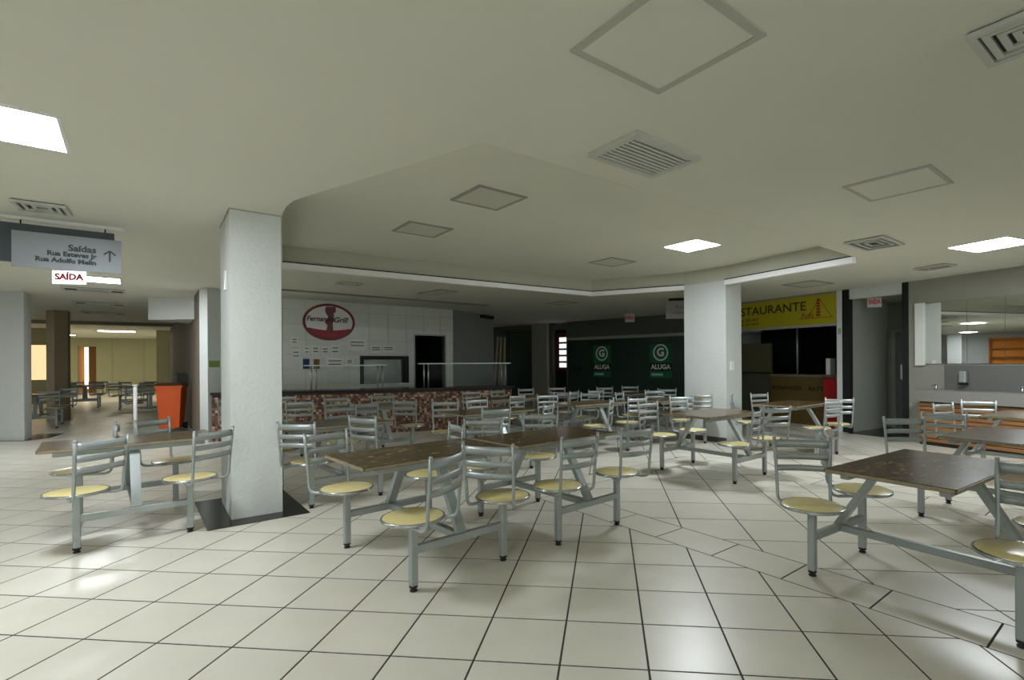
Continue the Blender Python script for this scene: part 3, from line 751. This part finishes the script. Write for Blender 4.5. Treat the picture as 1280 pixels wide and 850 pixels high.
for x0, y0, x1, y1, m_, kd in notes:
    q = WT.quad(x0, y0, x1, y1); lb = kd if len(kd) > 6 else {'blue': 'small blue and white sticker low on the tiled wall', 'brown': 'small brown picture sticker low on the tiled wall'}[kd]
    t_ = thing('paper_notice', WT.pt((q[0] + q[1]) / 2, q[2], .001), lb, 'notice', 'notices on the tiled wall' if len(kd) > 6 else None)
    mb = MB(); WT.box(mb, q[0], q[1], q[2], q[3], .0005, .0025); part(t_, 'sheet', mb, m_)
    if len(kd) > 6:
        for k in range(2):
            mb = MB(); zz = q[3] - (q[3] - q[2]) * (.25 + .3 * k); WT.box(mb, q[0] + .04, q[1] - .04, zz - .012, zz + .008, .0025, .0032)
            part(t_, 'print_line', mb, M_ink)
# things by the grey wall: black bracket, leaning boards, shelf rack
q = WG.px(606, 388); br = MB(); WG.box(br, q[0] - .25, q[0] + .3, ZC - .12, ZC - .04, 0.0, .12); single('wall_bracket', br, M_black, 'black bracket box high on the grey wall beside the kitchen', 'bracket')
for k, xb in enumerate((620, 624, 628.5)):
    p0 = ondepth(xb - 4 + k * 2.5, 500, 15.4 + .15 * k); p1 = ondepth(xb + 3, 500, 16.1 + .1 * k)
    mb = MB().bar((p0.x, p0.y, .06), (p1.x, p1.y, 2.25), .06, .03, (0, 1, 0)); single('leaning_board', mb, mat('board_cream', 'b0a888', .6), ['cream board leaning most steeply beside the grey kitchen wall', 'middle one of three cream boards leaning by the dark glass door', 'cream board leaning nearest the dark glass door frame'][k], 'board', 'leaning boards')

# ================================================================== SIGNS
# hanging direction sign
sg0, sg1 = ondepth(14.2, 309, 4.75), ondepth(151.8, 322, 5.22)
WSg = Wall((sg0.x, sg0.y), (sg1.x, sg1.y)); zt_ = WSg.px(83, 294.3)[1]; zb_ = WSg.px(83, 337.4)[1]; Ls = WSg.L
hs = thing('direction_sign', WSg.pt(Ls / 2, zb_, 0), 'hanging brushed grey exit direction sign with an arrow and street names', 'sign')
mb = MB(); WSg.box(mb, 0, Ls, zb_, zt_, -.02, 0); part(hs, 'face_panel', mb, mat('sign_silver', '8e9396', .4, metal=.3, var=.03, scale=3))
mb = MB(); WSg.box(mb, -.25, Ls - .06, zb_ + .05, zt_ + .075, -.10, -.03); part(hs, 'back_box', mb, mat('sign_slate', '3d474c', .5))
mb = MB(); WSg.box(mb, -.6, Ls + .02, ZC - .03, ZC - .001, -.09, -.04); part(hs, 'ceiling_rail', mb, M_white)
for s_ in (.05, Ls - .13):
    mb = MB().tube([WSg.pt(s_, zt_ + .07, -.065), WSg.pt(s_, ZC - .02, -.065)], .006, 6); part(hs, 'hanger', mb, M_black)
hh = zt_ - zb_
for txt, sz, fx, fz in (('Saídas', .085, .755, .36), ('Rua Esteves Jr', .062, .755, .55), ('Rua Adolfo Melin', .062, .755, .74)):
    tm = text_mb(txt, sz, .001, 'RIGHT', bold=.003); part(hs, 'lettering', WSg.place(tm, Ls * fx, zt_ - hh * fz + (fx * 0), .001), M_ink)
mb = MB(); mb.box((0, 0, 0), (.014, .11, .002)); mb.bar((0, .055, 0), (-.045, .015, 0), .014, .002, (0, 0, 1)); mb.bar((0, .055, 0), (.045, .015, 0), .014, .002, (0, 0, 1))
part(hs, 'arrow', WSg.place(mb, Ls * .885, zt_ - hh * .50, .002), M_ink)

def exit_sign(x0, y0, x1, y1, Y, ang, label, emit=0.0, txt='SAÍDA', hang=True):
    p = ondepth((x0 + x1) / 2, (y0 + y1) / 2, Y); k = Y / F; w = (x1 - x0) * k / max(.3, cos(radians(ang))) * 1.0; h = (y1 - y0) * k
    d = Vector((cos(radians(ang)), sin(radians(ang)))); W = Wall((p.x - d.x * w / 2, p.y - d.y * w / 2), (p.x + d.x * w / 2, p.y + d.y * w / 2))
    t_ = thing('exit_sign', (p.x, p.y, p.z - h / 2), label, 'exit sign')
    mb = MB(); W.box(mb, 0, w, p.z - h / 2, p.z + h / 2, -.015, 0); part(t_, 'plate', mb, mat('exit_plate_lit' if emit else 'exit_plate', 'f6f2f4' if emit else 'b8b2ac', .4, emit=emit))
    tm = text_mb(txt, h * .62, .001, bold=.004 * h / .15); xs = w * .86 / max(.01, max(v[0] for v in tm.v) - min(v[0] for v in tm.v)); tm.v = [(v[0] * xs, v[1], v[2]) for v in tm.v]
    part(t_, 'lettering', W.place(tm, w / 2, p.z + h * .02, .001), mat('exit_red', 'c0182c', .4))
    if hang:
        for s_ in (.12 * w, .88 * w):
            mb = MB().tube([W.pt(s_, p.z + h / 2 - .01, -.008), W.pt(s_, ZC - .001, -.008)], .004, 6); part(t_, 'hanger', mb, M_frame)
    return t_
exit_sign(69.5, 338.5, 103, 355, 6.4, 15, 'small lit white exit sign with red letters hanging below the direction sign', emit=1.0)
exit_sign(781.5, 392, 793, 402.5, 13.0, -10, 'small white and red exit sign hanging before the dark glass shop front')
exit_sign(1086, 371.5, 1100.5, 384, 9.85, -20, 'white exit sign with red letters at the mouth of the dark passage', hang=False)

# second hanging sign beside the broad column
p = ondepth(845, 387, 11.2); d_ = Vector((cos(radians(-15)), sin(radians(-15))))
W2 = Wall((p.x - d_.x * .22, p.y - d_.y * .22), (p.x + d_.x * .35, p.y + d_.y * .35)); z1_, z0_ = W2.px(845, 376)[1], W2.px(845, 398)[1]
s2 = thing('direction_sign', W2.pt(.2, z0_, 0), 'pale hanging sign box beside the broad white column', 'sign')
mb = MB(); W2.box(mb, 0, W2.L, z0_, z1_, -.12, 0); part(s2, 'box', mb, mat('sign_offwhite', '9a988e', .5))
mb = MB(); W2.box(mb, .06, W2.L, z1_, ZC - .001, -.09, -.03); part(s2, 'mount', mb, M_black)
tm = text_mb('Saídas', .09, .001); part(s2, 'lettering', W2.place(tm, W2.L * .55, (z0_ + z1_) / 2 + .06, .001), M_ink)
tm = text_mb('Rua Esteves', .07, .001); part(s2, 'lettering', W2.place(tm, W2.L * .55, (z0_ + z1_) / 2 - .07, .001), M_ink)

# to-let posters
def poster(x0, y0, x1, y1, label):
    q = WK.quad(x0, y0, x1, y1, -.045); w, h = q[1] - q[0], q[3] - q[2]; sc = (q[0] + q[1]) / 2
    t_ = thing('poster', WK.pt(sc, q[2], -.045), label, 'poster', None)
    mb = MB(); WK.box(mb, q[0], q[1], q[2], q[3], -.0475, -.044); part(t_, 'sheet', mb, M_postgreen)
    mb = MB(); WK.box(mb, q[0], q[1], q[2] + h * .2, q[2] + h * .43, -.044, -.043); part(t_, 'black_band', mb, M_postblack)
    part(t_, 'logo_ring', WK.place(ring(w * .34, w * .34 * 1.0, w * .06, .001, 32), sc, q[2] + h * .74, -.042), M_postwhite)
    tm = text_mb('G', w * .46, .001, bold=.012); part(t_, 'logo_letter', WK.place(tm, sc, q[2] + h * .74, -.041), M_postwhite)
    tm = text_mb('ALUGA', h * .2, .001, bold=.006); xs = w * .9 / (max(v[0] for v in tm.v) - min(v[0] for v in tm.v)); tm.v = [(v[0] * xs, v[1], v[2]) for v in tm.v]
    part(t_, 'lettering', WK.place(tm, sc, q[2] + h * .315, -.041), M_postwhite)
    mb = MB(); WK.box(mb, q[0] + w * .08, q[0] + w * .6, q[2] + h * .06, q[2] + h * .13, -.044, -.043); part(t_, 'small_print', mb, MATS.get('poster_mint') or mat('poster_mint', '9ad4bc', .5))
poster(741.5, 432, 763.5, 471.5, 'dimmer green to-let poster with white round logo, nearer the lit window on the shop front')
poster(812, 430, 840, 472.5, 'brighter green to-let poster with white round logo on the shop front beside the broad column')

# ================================================================== RESTAURANT
ys = thing('restaurant_sign', WF.pt((s_j0) / 2, zs0, 0), 'long yellow restaurant sign board with dark lettering and red pyramid drawing', 'sign')
s_y0 = WF.px(912, 395)[0]
mb = MB(); WF.box(mb, s_y0, s_j0 - .01, zs0, zs1, -.06, .0); part(ys, 'board', mb, M_yellow)
mb = MB(); WF.box(mb, s_y0, s_j0 - .01, zs0 - .05, zs0, -.06, .01); part(ys, 'bottom_trim', mb, M_alu)
e_ = WF.px(1008, 384)[0]; hb = zs1 - zs0; b_ = WF.px(921, 391)[0]
tm = text_mb('RESTAURANTE', .27, .001, 'RIGHT', bold=.002); ww = max(v[0] for v in tm.v) - min(v[0] for v in tm.v); k_ = (e_ - WF.px(913, 391)[0]) / ww; tm.v = [(v[0] * k_, v[1], v[2]) for v in tm.v]
part(ys, 'lettering', WF.place(tm, e_, zs0 + hb * .66, .002), mat('ink_olive', '2a2410', .5))
for zz, tx in ((.33, '(48) 3025-4507'), (.17, '(48) 3225-4574')):
    tm = text_mb(tx, .085, .001, 'RIGHT', bold=.001); part(ys, 'lettering', WF.place(tm, WF.px(948, 395)[0], zs0 + hb * zz, .002), mat('ink_red_dark', '5a2412', .5))
tri = WF.px(1024, 388); m_pyr = mat('pyramid_red', '8a3a18', .5)
mb = MB(); h_ = hb * .33; mb.bar((-.26, -h_, 0), (0, h_, 0), .012, .002, (0, 0, 1)); mb.bar((.26, -h_, 0), (0, h_, 0), .012, .002, (0, 0, 1)); mb.bar((-.45, -h_, 0), (.3, -h_, 0), .012, .002, (0, 0, 1))
part(ys, 'pyramid', WF.place(mb, tri[0], zs0 + hb * .55, .002), m_pyr)
mb = MB()
for k in range(6): mb.box((-.02, -h_ + .06 + k * .062, 0), (.09 - .006 * k, .045, .002))
part(ys, 'figure', WF.place(mb, tri[0], zs0 + hb * .55, .002), m_pyr)
tm = text_mb('Bella', .15, .001, shear=.3); part(ys, 'lettering', WF.place(tm, tri[0] - .27, zs0 + hb * .33, .003), m_pyr)
# counter, cabinet and partition; dim interior light is put into their dark colours
o_ = -.55
sa, sb = WF.px(963, 490, o_)[0], WF.px(1046, 490, o_)[0]; zk = WF.px(1000, 468, o_)[1]
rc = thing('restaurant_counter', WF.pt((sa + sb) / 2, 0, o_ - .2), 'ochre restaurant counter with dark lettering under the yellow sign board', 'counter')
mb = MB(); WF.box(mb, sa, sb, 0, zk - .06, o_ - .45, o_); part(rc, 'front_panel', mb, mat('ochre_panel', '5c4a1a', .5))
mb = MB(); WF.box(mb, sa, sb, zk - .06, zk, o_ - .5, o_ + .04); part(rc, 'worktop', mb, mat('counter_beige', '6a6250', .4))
zl = WF.px(985, 485, o_)[1]
tm = text_mb('BONANZES', .13, .001, bold=.003, xs=1.1); part(rc, 'lettering', WF.place(tm, WF.px(983, 485, o_)[0], zl, o_ + .002), M_black)
tm = text_mb('BATT', .13, .001, bold=.003, xs=1.1); part(rc, 'lettering', WF.place(tm, WF.px(1020, 486, o_)[0], zl, o_ + .002), M_black)
ra, rb = WF.px(1029, 490, o_ + .25)[0], WF.px(1046, 490, o_ + .25)[0]
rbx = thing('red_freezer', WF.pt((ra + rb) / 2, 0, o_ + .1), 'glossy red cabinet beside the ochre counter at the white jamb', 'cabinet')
zr = WF.px(1038, 473, o_ + .25)[1]
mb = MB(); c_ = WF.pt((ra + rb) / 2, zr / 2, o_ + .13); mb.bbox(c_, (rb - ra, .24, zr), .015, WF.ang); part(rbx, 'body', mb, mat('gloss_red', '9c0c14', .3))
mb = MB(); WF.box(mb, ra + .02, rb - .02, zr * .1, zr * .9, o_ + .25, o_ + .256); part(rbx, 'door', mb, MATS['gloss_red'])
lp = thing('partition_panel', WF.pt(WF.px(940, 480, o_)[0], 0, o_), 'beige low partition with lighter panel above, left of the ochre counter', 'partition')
qa, qb = WF.px(905, 480, o_)[0], sa - .01; zmid = WF.px(940, 466, o_)[1]; ztop = WF.px(940, 430, o_)[1]
mb = MB(); WF.box(mb, qa, qb, 0, zmid, o_ - .1, o_); part(lp, 'lower_panel', mb, mat('partition_grey', '46473c', .6))  # dim interior light put into both panel colours
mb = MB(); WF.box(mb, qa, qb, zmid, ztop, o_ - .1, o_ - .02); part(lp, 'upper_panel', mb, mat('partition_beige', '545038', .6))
mb = MB(); WF.box(mb, qa, qb, zmid - .02, zmid + .02, o_ - .02, o_ + .02); part(lp, 'ledge', mb, M_black)
pst = WF.px(995, 430, o_ - .2)[0]; mb = MB().tube([WF.pt(pst, zk, o_ - .25), WF.pt(pst, 2.3, o_ - .25)], .02, 8); single('steel_post', mb, M_alu, 'thin steel post standing on the ochre counter', 'post')
q = WF.quad(1035.5, 448, 1041, 470, o_ - .2); mb = MB(); WF.box(mb, q[0], q[1], zk, q[3], o_ - .3, o_ - .1); mb2 = mb; single('white_box', mb2, M_paper, 'narrow pale box standing at the end of the ochre counter', 'box')
tv = WF.px(975, 440, -2.2); tvt = thing('dark_screen', WF.pt(tv[0], tv[1] - .3, -2.2), 'dark blue menu screen deep inside the restaurant', 'screen')
mb = MB(); WF.box(mb, tv[0] - .6, tv[0] + .6, tv[1] - .35, tv[1] + .35, -2.24, -2.2); part(tvt, 'casing', mb, M_black)
mb = MB(); WF.box(mb, tv[0] - .57, tv[0] + .57, tv[1] - .32, tv[1] + .32, -2.2, -2.195); part(tvt, 'panel', mb, mat('screen_blue', '1a2a34', .3))
# switch plates and passage bits
q = WF.px(1049.5, 414)[0:2]; mb = MB(); WF.box(mb, q[0] - .03, q[0] + .03, q[1] - .06, q[1] + .06, .0005, .012); single('wall_switch', mb, M_frame, 'small grey plate on the white jamb by the yellow sign', 'switch')
dp = WF.px(1125.5, 465, -1.2); mb = MB().bbox(WF.pt(dp[0] + .06, dp[1], -1.36), (.22, .16, .34), .03, WF.ang); single('paper_dispenser', mb, M_white, 'rounded white paper towel dispenser in the dark passage', 'dispenser')
k5 = Wall((D2.x, D2.y), (D2.x + n12.x * .55, D2.y + n12.y * .55)); zz = ondepth(911.5, 457, 9.2).z
mb = MB(); k5.box(mb, .15, .26, zz - .08, zz + .08, .0005, .014); single('wall_switch', mb, M_white, 'white switch plate on the side of the broad white column', 'switch')
# switch plate on near column
k1 = Wall((col1[0].x, col1[0].y), (col1[3].x, col1[3].y)); q = k1.px(282.5, 351); mb = MB(); k1.box(mb, q[0] - .05, q[0] + .05, q[1] - .09, q[1] + .09, .0005, .014)
single('wall_switch', mb, M_white, 'tall white switch plate high on the column beside the corridor table', 'switch')

# ================================================================== WASH BASIN COUNTER AND MIRRORS
sk = .36; Lk = 5.5
wb = thing('wash_counter', WM.pt(sk + Lk / 2, 0, .22), 'long grey stone wash basin counter with horizontal wooden slats below', 'counter', None, WM.ang)
mb = MB(); WM.box(mb, sk, sk + Lk, .73, .92, .002, .46); part(wb, 'stone_top', mb, M_greystone)
mb = MB(); WM.box(mb, sk + .22, sk + Lk, .92, 1.33, .002, .02); part(wb, 'backsplash', mb, mat('grey_quartz_dark', '6c6c68', .4, var=.05, scale=60))
mb = MB(); WM.box(mb, sk + .03, sk + Lk, .0, .73, .002, .38); part(wb, 'cabinet_core', mb, mat('core_dark', '2c221a', .8))
z = .06
while z < .70:
    mb = MB(); WM.box(mb, sk + .02, sk + Lk, z, z + .052, .38, .40); part(wb, 'slat', mb, M_wood); z += .066
sx1, sx2 = WM.px(1210, 420)[0], WM.px(1258, 420)[0]; sx0 = WM.px(1157, 420)[0]
zb_, ztm = 1.36, 2.40
for k, (a, b) in enumerate(((sx0, sx1), (sx1, sx2), (sx2, sx2 + (sx2 - sx1)), (sx2 + (sx2 - sx1), sx2 + 2.4 * (sx2 - sx1)))):
    mr = thing('wall_mirror_panel', WM.pt((a + b) / 2, zb_, .01), ['frameless mirror panel at the white end strip above the wash counter', 'second mirror panel from the white end strip', 'third mirror panel from the white end strip', 'last mirror panel above the wash counter'][k], 'mirror', 'mirrors above the wash counter')
    mb = MB(); WM.box(mb, a + .003, b - .003, zb_, ztm, .022, .028); part(mr, 'mirror_glass', mb, M_mirror)
    mb = MB(); WM.box(mb, a + .003, b - .003, zb_ + .01, ztm - .01, .0005, .022); part(mr, 'backing', mb, M_frame)
ms = WM.px(1146, 420)[0]
mb = MB(); WM.box(mb, ms, sx0, zb_ - .03, ztm + .02, .0005, .06); single('mirror_end_strip', mb, M_white, 'white vertical end strip at the edge of the mirrors', 'trim')
def soap(x, lab):
    q = WM.px(x, 474, .05); t_ = thing('soap_dispenser', WM.pt(q[0], 1.02, .02), lab, 'dispenser')
    part(t_, 'body', MB().bbox(WM.pt(q[0], 1.14, .075), (.10, .09, .20), .015, WM.ang), M_alu)
    part(t_, 'base', MB().bbox(WM.pt(q[0], 1.03, .075), (.11, .10, .03), .008, WM.ang), M_black)
soap(1205, 'steel soap dispenser on the grey backsplash')
def tap(x, lab):
    q = WM.px(x, 484, .1); b0 = WM.pt(q[0], .9205, .12); t_ = thing('basin_tap', b0, lab, 'tap', 'taps on the wash counter')
    part(t_, 'body', MB().lathe([(.024, 0), (.024, .02), (.018, .03), (.018, .09), (.0, .10)], b0, 12), M_rim)
    part(t_, 'spout', MB().tube([b0 + Vector((0, 0, .07)), b0 + WM.n * .06 + Vector((0, 0, .085)), b0 + WM.n * .12 + Vector((0, 0, .07))], .011, 8), M_rim)
tap(1171, 'small chrome tap on the wash counter near the white end strip'); tap(1279, 'small chrome tap on the wash counter past the soap dispenser')

# ================================================================== CEILING FIXTURES
UA = 39.2
def fit(px4, z):
    w = [onz(x, y, z).to_2d() for x, y in px4]; c = sum(w, Vector((0, 0))) / 4
    e1 = ((w[1] - w[0]) + (w[2] - w[3])) / 2; e2 = ((w[3] - w[0]) + (w[2] - w[1])) / 2
    return c, e1.length, e2.length, atan2(e1.y, e1.x)
def tri(px3, z, n=None):
    w = [onz(x, y, z).to_2d() for x, y in px3]; c = (w[0] + w[2]) / 2; e1, e2 = w[1] - w[0], w[2] - w[1]
    return c, e1.length, e2.length, atan2(e1.y, e1.x)
def panel(name, c, a, b, ang, z, label, cat, m, fw=.03, fm=M_frame, group=None, drop=.012):
    t_ = thing(name, (c[0], c[1], z - drop), label, cat, group, ang)
    mb = MB()
    for sy in (-1, 1): mb.box((0, sy * (b - fw) / 2, drop / 2), (a, fw, drop)); mb.box((sy * (a - fw) / 2, 0, drop / 2), (fw, b - 2 * fw, drop))
    lpart(t_, 'frame', mb, fm); lpart(t_, 'diffuser', MB().box((0, 0, drop / 2 + .002), (a - 2 * fw, b - 2 * fw, drop - .004)), m); return t_
Lg = 'lit ceiling panels'
c, a, b, g = tri([(76, 146), (88, 190), (-60, 170)], ZC)
w0, w1 = onz(76, 147, ZC).to_2d(), onz(88.5, 189.5, ZC).to_2d(); e = (w1 - w0); el = e.length; ed = e / el; pn = Vector((-ed.y, ed.x));
if pn.x > 0: pn = -pn
cc = (w0 + w1) / 2 + pn * .31
panel('ceiling_light', cc, el + .04, .62, atan2(ed.y, ed.x), ZC, 'bright lit square ceiling panel above the corridor table side', 'ceiling light', M_lamp, .02, M_white, Lg)
c, a, b, g = fit([(831.5, 306.5), (874, 298), (900, 305), (856, 316)], ZR)
panel('ceiling_light', c, a, b, g, ZR, 'bright lit panel in the raised ceiling before the broad column', 'ceiling light', M_lamp2, .02, M_white, Lg)
c, a, b, g = fit([(1194, 307), (1272.4, 292.6), (1287, 303), (1208.5, 317)], ZC)
panel('ceiling_light', c, a, b, g, ZC, 'bright long lit ceiling panel before the mirror wall', 'ceiling light', M_lamp, .02, M_white, Lg)
c = onz(121, 349, ZC); panel('ceiling_light', (c.x, c.y), .62, .62, radians(UA), ZC, 'lit ceiling panel behind the hanging exit sign', 'ceiling light', M_lamp, .02, M_white, Lg)
c = onz(146, 414, ZC); panel('ceiling_light', (c.x, c.y), 1.2, .9, radians(UA), ZC, 'lit ceiling panel deep in the corridor', 'ceiling light', M_lamp3, .02, M_white, Lg)
for (x, y) in ((-22.5, 23.0), (-17.5, 25.0), (-24, 19)):
    panel('ceiling_light', (x, y), 1.2, .62, radians(UA), ZC, ['lit ceiling panel before the warm doorway of the far hall', 'lit ceiling panel near the pale far pillar', 'lit ceiling panel behind the taupe corridor column'][(-22.5, -17.5, -24).index(x)], 'ceiling light', M_lamp3, .02, M_white, Lg)
for (x, y) in ((-4.6, -1.0), (-1.2, -1.8), (-8.2, 3.4), (-13.0, 3.6), (-15.2, 8.6)):  # out-of-view panels added to brighten the near floor and left hall
    panel('ceiling_light', (x, y), .62, .62, radians(UA), ZC, ['lit ceiling panel behind the photographer, corridor side', 'lit ceiling panel behind the photographer, before the paired tables', 'lit ceiling panel left of the hanging direction sign', 'lit ceiling panel before the orange display shelf', 'lit ceiling panel by the left wall before the corridor'][(-4.6, -1.2, -8.2, -13.0, -15.2).index(x)], 'ceiling light', M_lamp, .02, M_white, Lg)
# unlit panels and hatches
for px4, z, lb in (([(563, 249.7), (599, 230), (659.7, 246.6), (621, 262)], ZR, 'unlit square ceiling panel in the raised ceiling, larger looking of the pair'),
                   ([(490, 288), (512, 275.5), (566.7, 286), (542.5, 296.6)], ZR, 'unlit square ceiling panel in the raised ceiling nearer the olive fascia'),
                   ([(736, 328), (765, 321), (795, 327), (765, 333)], ZR, 'unlit square ceiling panel in the raised ceiling by the far corner'),
                   ([(981, 355), (1020, 350), (1040, 354), (1000, 360)], ZC, 'unlit ceiling panel before the yellow restaurant sign'),
                   ([(523, 366), (553, 361), (571, 364), (541, 369)], ZC, 'unlit ceiling panel over the grill kitchen'),
                   ([(683, 379), (706, 375.5), (722, 378), (700, 381)], ZC, 'unlit ceiling panel before the dark glass shop front')):
    c, a, b, g = fit(px4, z); panel('ceiling_panel', c, a, b, g, z, lb, 'ceiling panel', M_panel_off, .035, M_frame, 'unlit ceiling panels')
c, a, b, g = tri([(710, 61), (821, 115), (960, 43)], ZC); panel('access_hatch', c, a, b, g, ZC, 'big square access hatch with grey border in the near ceiling', 'access hatch', M_ceil, .036, mat('hatch_frame', 'bcbdb0', .6))
c, a, b, g = fit([(1052, 233), (1162, 205), (1194, 227), (1088, 251)], ZC); panel('access_hatch', c, a, b, g, ZC, 'long access hatch with grey border towards the mirror wall', 'access hatch', M_ceil, .03, MATS['hatch_frame'])
# air grille with slanted blades
c, a, b, g = fit([(734.6, 191), (814, 219), (876.7, 195), (796, 162)], ZC)
ag = thing('air_grille', (c.x, c.y, ZC - .03), 'slatted return air grille between the access hatch and the raised ceiling', 'air grille', None, g)
mb = MB(); fw = .045
for sy in (-1, 1): mb.box((0, sy * (b - fw) / 2, .015), (a, fw, .03)); mb.box((sy * (a - fw) / 2, 0, .015), (fw, b - 2 * fw, .03))
lpart(ag, 'frame', mb, M_vent); lpart(ag, 'backing', MB().box((0, 0, .026), (a - 2 * fw, b - 2 * fw, .006)), mat('vent_dark', '80837a', .7))
nb = 9
for k in range(nb):
    y = -(b - 2 * fw) / 2 + (k + .5) * (b - 2 * fw) / nb
    lpart(ag, 'blade', MB().box((0, y, .014), (a - 2 * fw, (b - 2 * fw) / nb * .62, .010)), M_vent)
def diffuser(c, a, b, g, z, lab, n=3):
    t_ = thing('air_diffuser', (c[0], c[1], z - .03), lab, 'air diffuser', None, g)
    lpart(t_, 'backing', MB().box((0, 0, .026), (a - .02, b - .02, .006)), M_black)
    for k in range(n + 1):
        f = 1 - k / (n + 1) * .95; A_, B_ = a * f, b * f; fw = min(a, b) * .075 if k else min(a, b) * .09; mb = MB()
        zz = .012 + .003 * k
        for sy in (-1, 1): mb.box((0, sy * (B_ - fw) / 2, zz), (A_, fw, .02 - .002 * k)); mb.box((sy * (A_ - fw) / 2, 0, zz), (fw, B_ - 2 * fw, .02 - .002 * k))
        lpart(t_, 'louvre_ring', mb, M_vent)
w0, w1 = onz(1206, 42, ZC).to_2d(), onz(1235.5, 79, ZC).to_2d(); e = w1 - w0; el = e.length; ed = e / el; pn = Vector((-ed.y, ed.x))
if pn.x < 0: pn = -pn
cc = (w0 + w1) / 2 + pn * el / 2; diffuser(cc, el, el, atan2(ed.y, ed.x), ZC, 'square louvred air diffuser in the near ceiling on the mirror wall side')
c, a, b, g = fit([(1056, 302), (1107, 293), (1129, 304), (1081, 312)], ZC); diffuser(c, a, b, g, ZC, 'louvred air diffuser beside the tip of the raised ceiling', 2)
c, a, b, g = fit([(12, 247), (82, 256), (91, 268), (23, 259.6)], ZC); diffuser(c, a, b, g, ZC, 'louvred air diffuser above the hanging direction sign', 2)
c = onz(1168, 333, ZC); diffuser((c.x, c.y), .45, .3, radians(-70), ZC, 'small slot diffuser by the top of the mirror wall', 1)
c = onz(437, 354, ZC); diffuser((c.x, c.y), .4, .25, radians(42), ZC, 'small slot diffuser over the grill', 1)
for x, y in ((118, 362), (125, 379), (130, 391)):
    c = onz(x, y, ZC); diffuser((c.x, c.y), .9, .5, radians(UA), ZC, ['wide slot diffuser right after the lit panel of the corridor', 'middle one of three wide corridor slot diffusers', 'wide slot diffuser before the low corridor beam'][(118, 125, 130).index(x)], 1)

# ================================================================== CORRIDOR ITEMS
b0 = onz(215, 538, 0)
bn = thing('waste_bin', (b0.x, b0.y, 0), 'orange wheeled waste bin with dark lid beside the grill wall', 'bin')
hb_ = 1.0; wb_, wt_ = .34, .44
def frus(c, w0, d0, w1, d1, z0, z1, ang):
    ca, sa_ = cos(ang), sin(ang); vs = []
    for (w, d, z) in ((w0, d0, z0), (w1, d1, z1)):
        for x, y in ((-w / 2, -d / 2), (w / 2, -d / 2), (w / 2, d / 2), (-w / 2, d / 2)): vs.append((c[0] + ca * x - sa_ * y, c[1] + sa_ * x + ca * y, z))
    return MB().add(vs, [(3, 2, 1, 0), (4, 5, 6, 7), (0, 1, 5, 4), (1, 2, 6, 5), (2, 3, 7, 6), (3, 0, 4, 7)])
an = radians(25)
part(bn, 'body', frus(b0, wb_, .42, wt_, .56, .06, .93, an), M_orange)
part(bn, 'rim', frus(b0, wt_ + .04, .6, wt_ + .04, .6, .93, .98, an), M_orange)
part(bn, 'lid', frus(b0, wt_ + .06, .63, wt_ - .02, .5, .98, 1.03, an), mat('bin_lid', '4a2a18', .5))
for s_ in (-1, 1):
    cx_ = b0 + Vector((cos(an) * s_ * .2 - sin(an) * .2, sin(an) * s_ * .2 + cos(an) * .2, 0))
    part(bn, 'wheel', MB().tube([(cx_.x - .03 * cos(an), cx_.y - .03 * sin(an), .08), (cx_.x + .03 * cos(an), cx_.y + .03 * sin(an), .08)], .08, 14), M_rubber)
p = onz(200, 541, 0); t_ = thing('queue_post', (p.x - .1, p.y - .5, 0), 'slim white post standing in front of the orange bin', 'post')
q0 = Vector((p.x - .1, p.y - .5, 0)); part(t_, 'pole', MB().tube([q0, q0 + Vector((0, 0, 1.0))], .032, 12), M_white)
part(t_, 'base', MB().lathe([(.09, 0), (.09, .012), (.04, .03)], q0, 20), M_alu); part(t_, 'cap', MB().lathe([(.045, 1.0), (.045, 1.02), (.0, 1.03)], q0, 16), M_white)
p = onz(230, 553, 0)
sbg = MB(); prof = [(.0, .0), (.20, .0), (.25, .08), (.22, .2), (.12, .27), (.04, .30), (.0, .31)]
sbg.lathe(prof, (p.x, p.y, 0), 14); sbg.v = [(x + .03 * sin(9 * z + 3 * y), y + .03 * cos(7 * x), z * (1 + .15 * sin(5 * x))) for x, y, z in sbg.v]
single('rubbish_bag', sbg, mat('bag_black', '141414', .35), 'black rubbish bag slumped on the floor beside the orange bin', 'bag')
q = WCO.px(232, 472); mb = MB(); WCO.box(mb, q[0] - 1.0, q[0] + 1.0, q[1] - .14, q[1] + .10, .0, .22); single('wall_cabinet', mb, mat('cabinet_dark', '2b2e2a', .5), 'dark wall box on the brown corridor wall above the bin', 'cabinet')
# sticker on the side wall tiles
q = WS.px(268, 455); mb = MB(); WS.box(mb, q[0] - .1, q[0] + .1, q[1] - .06, q[1] + .06, .0005, .003); single('wall_sticker', mb, mat('sticker_green', '8a9a5a', .5), 'small yellow green sticker on the white side wall', 'sticker')
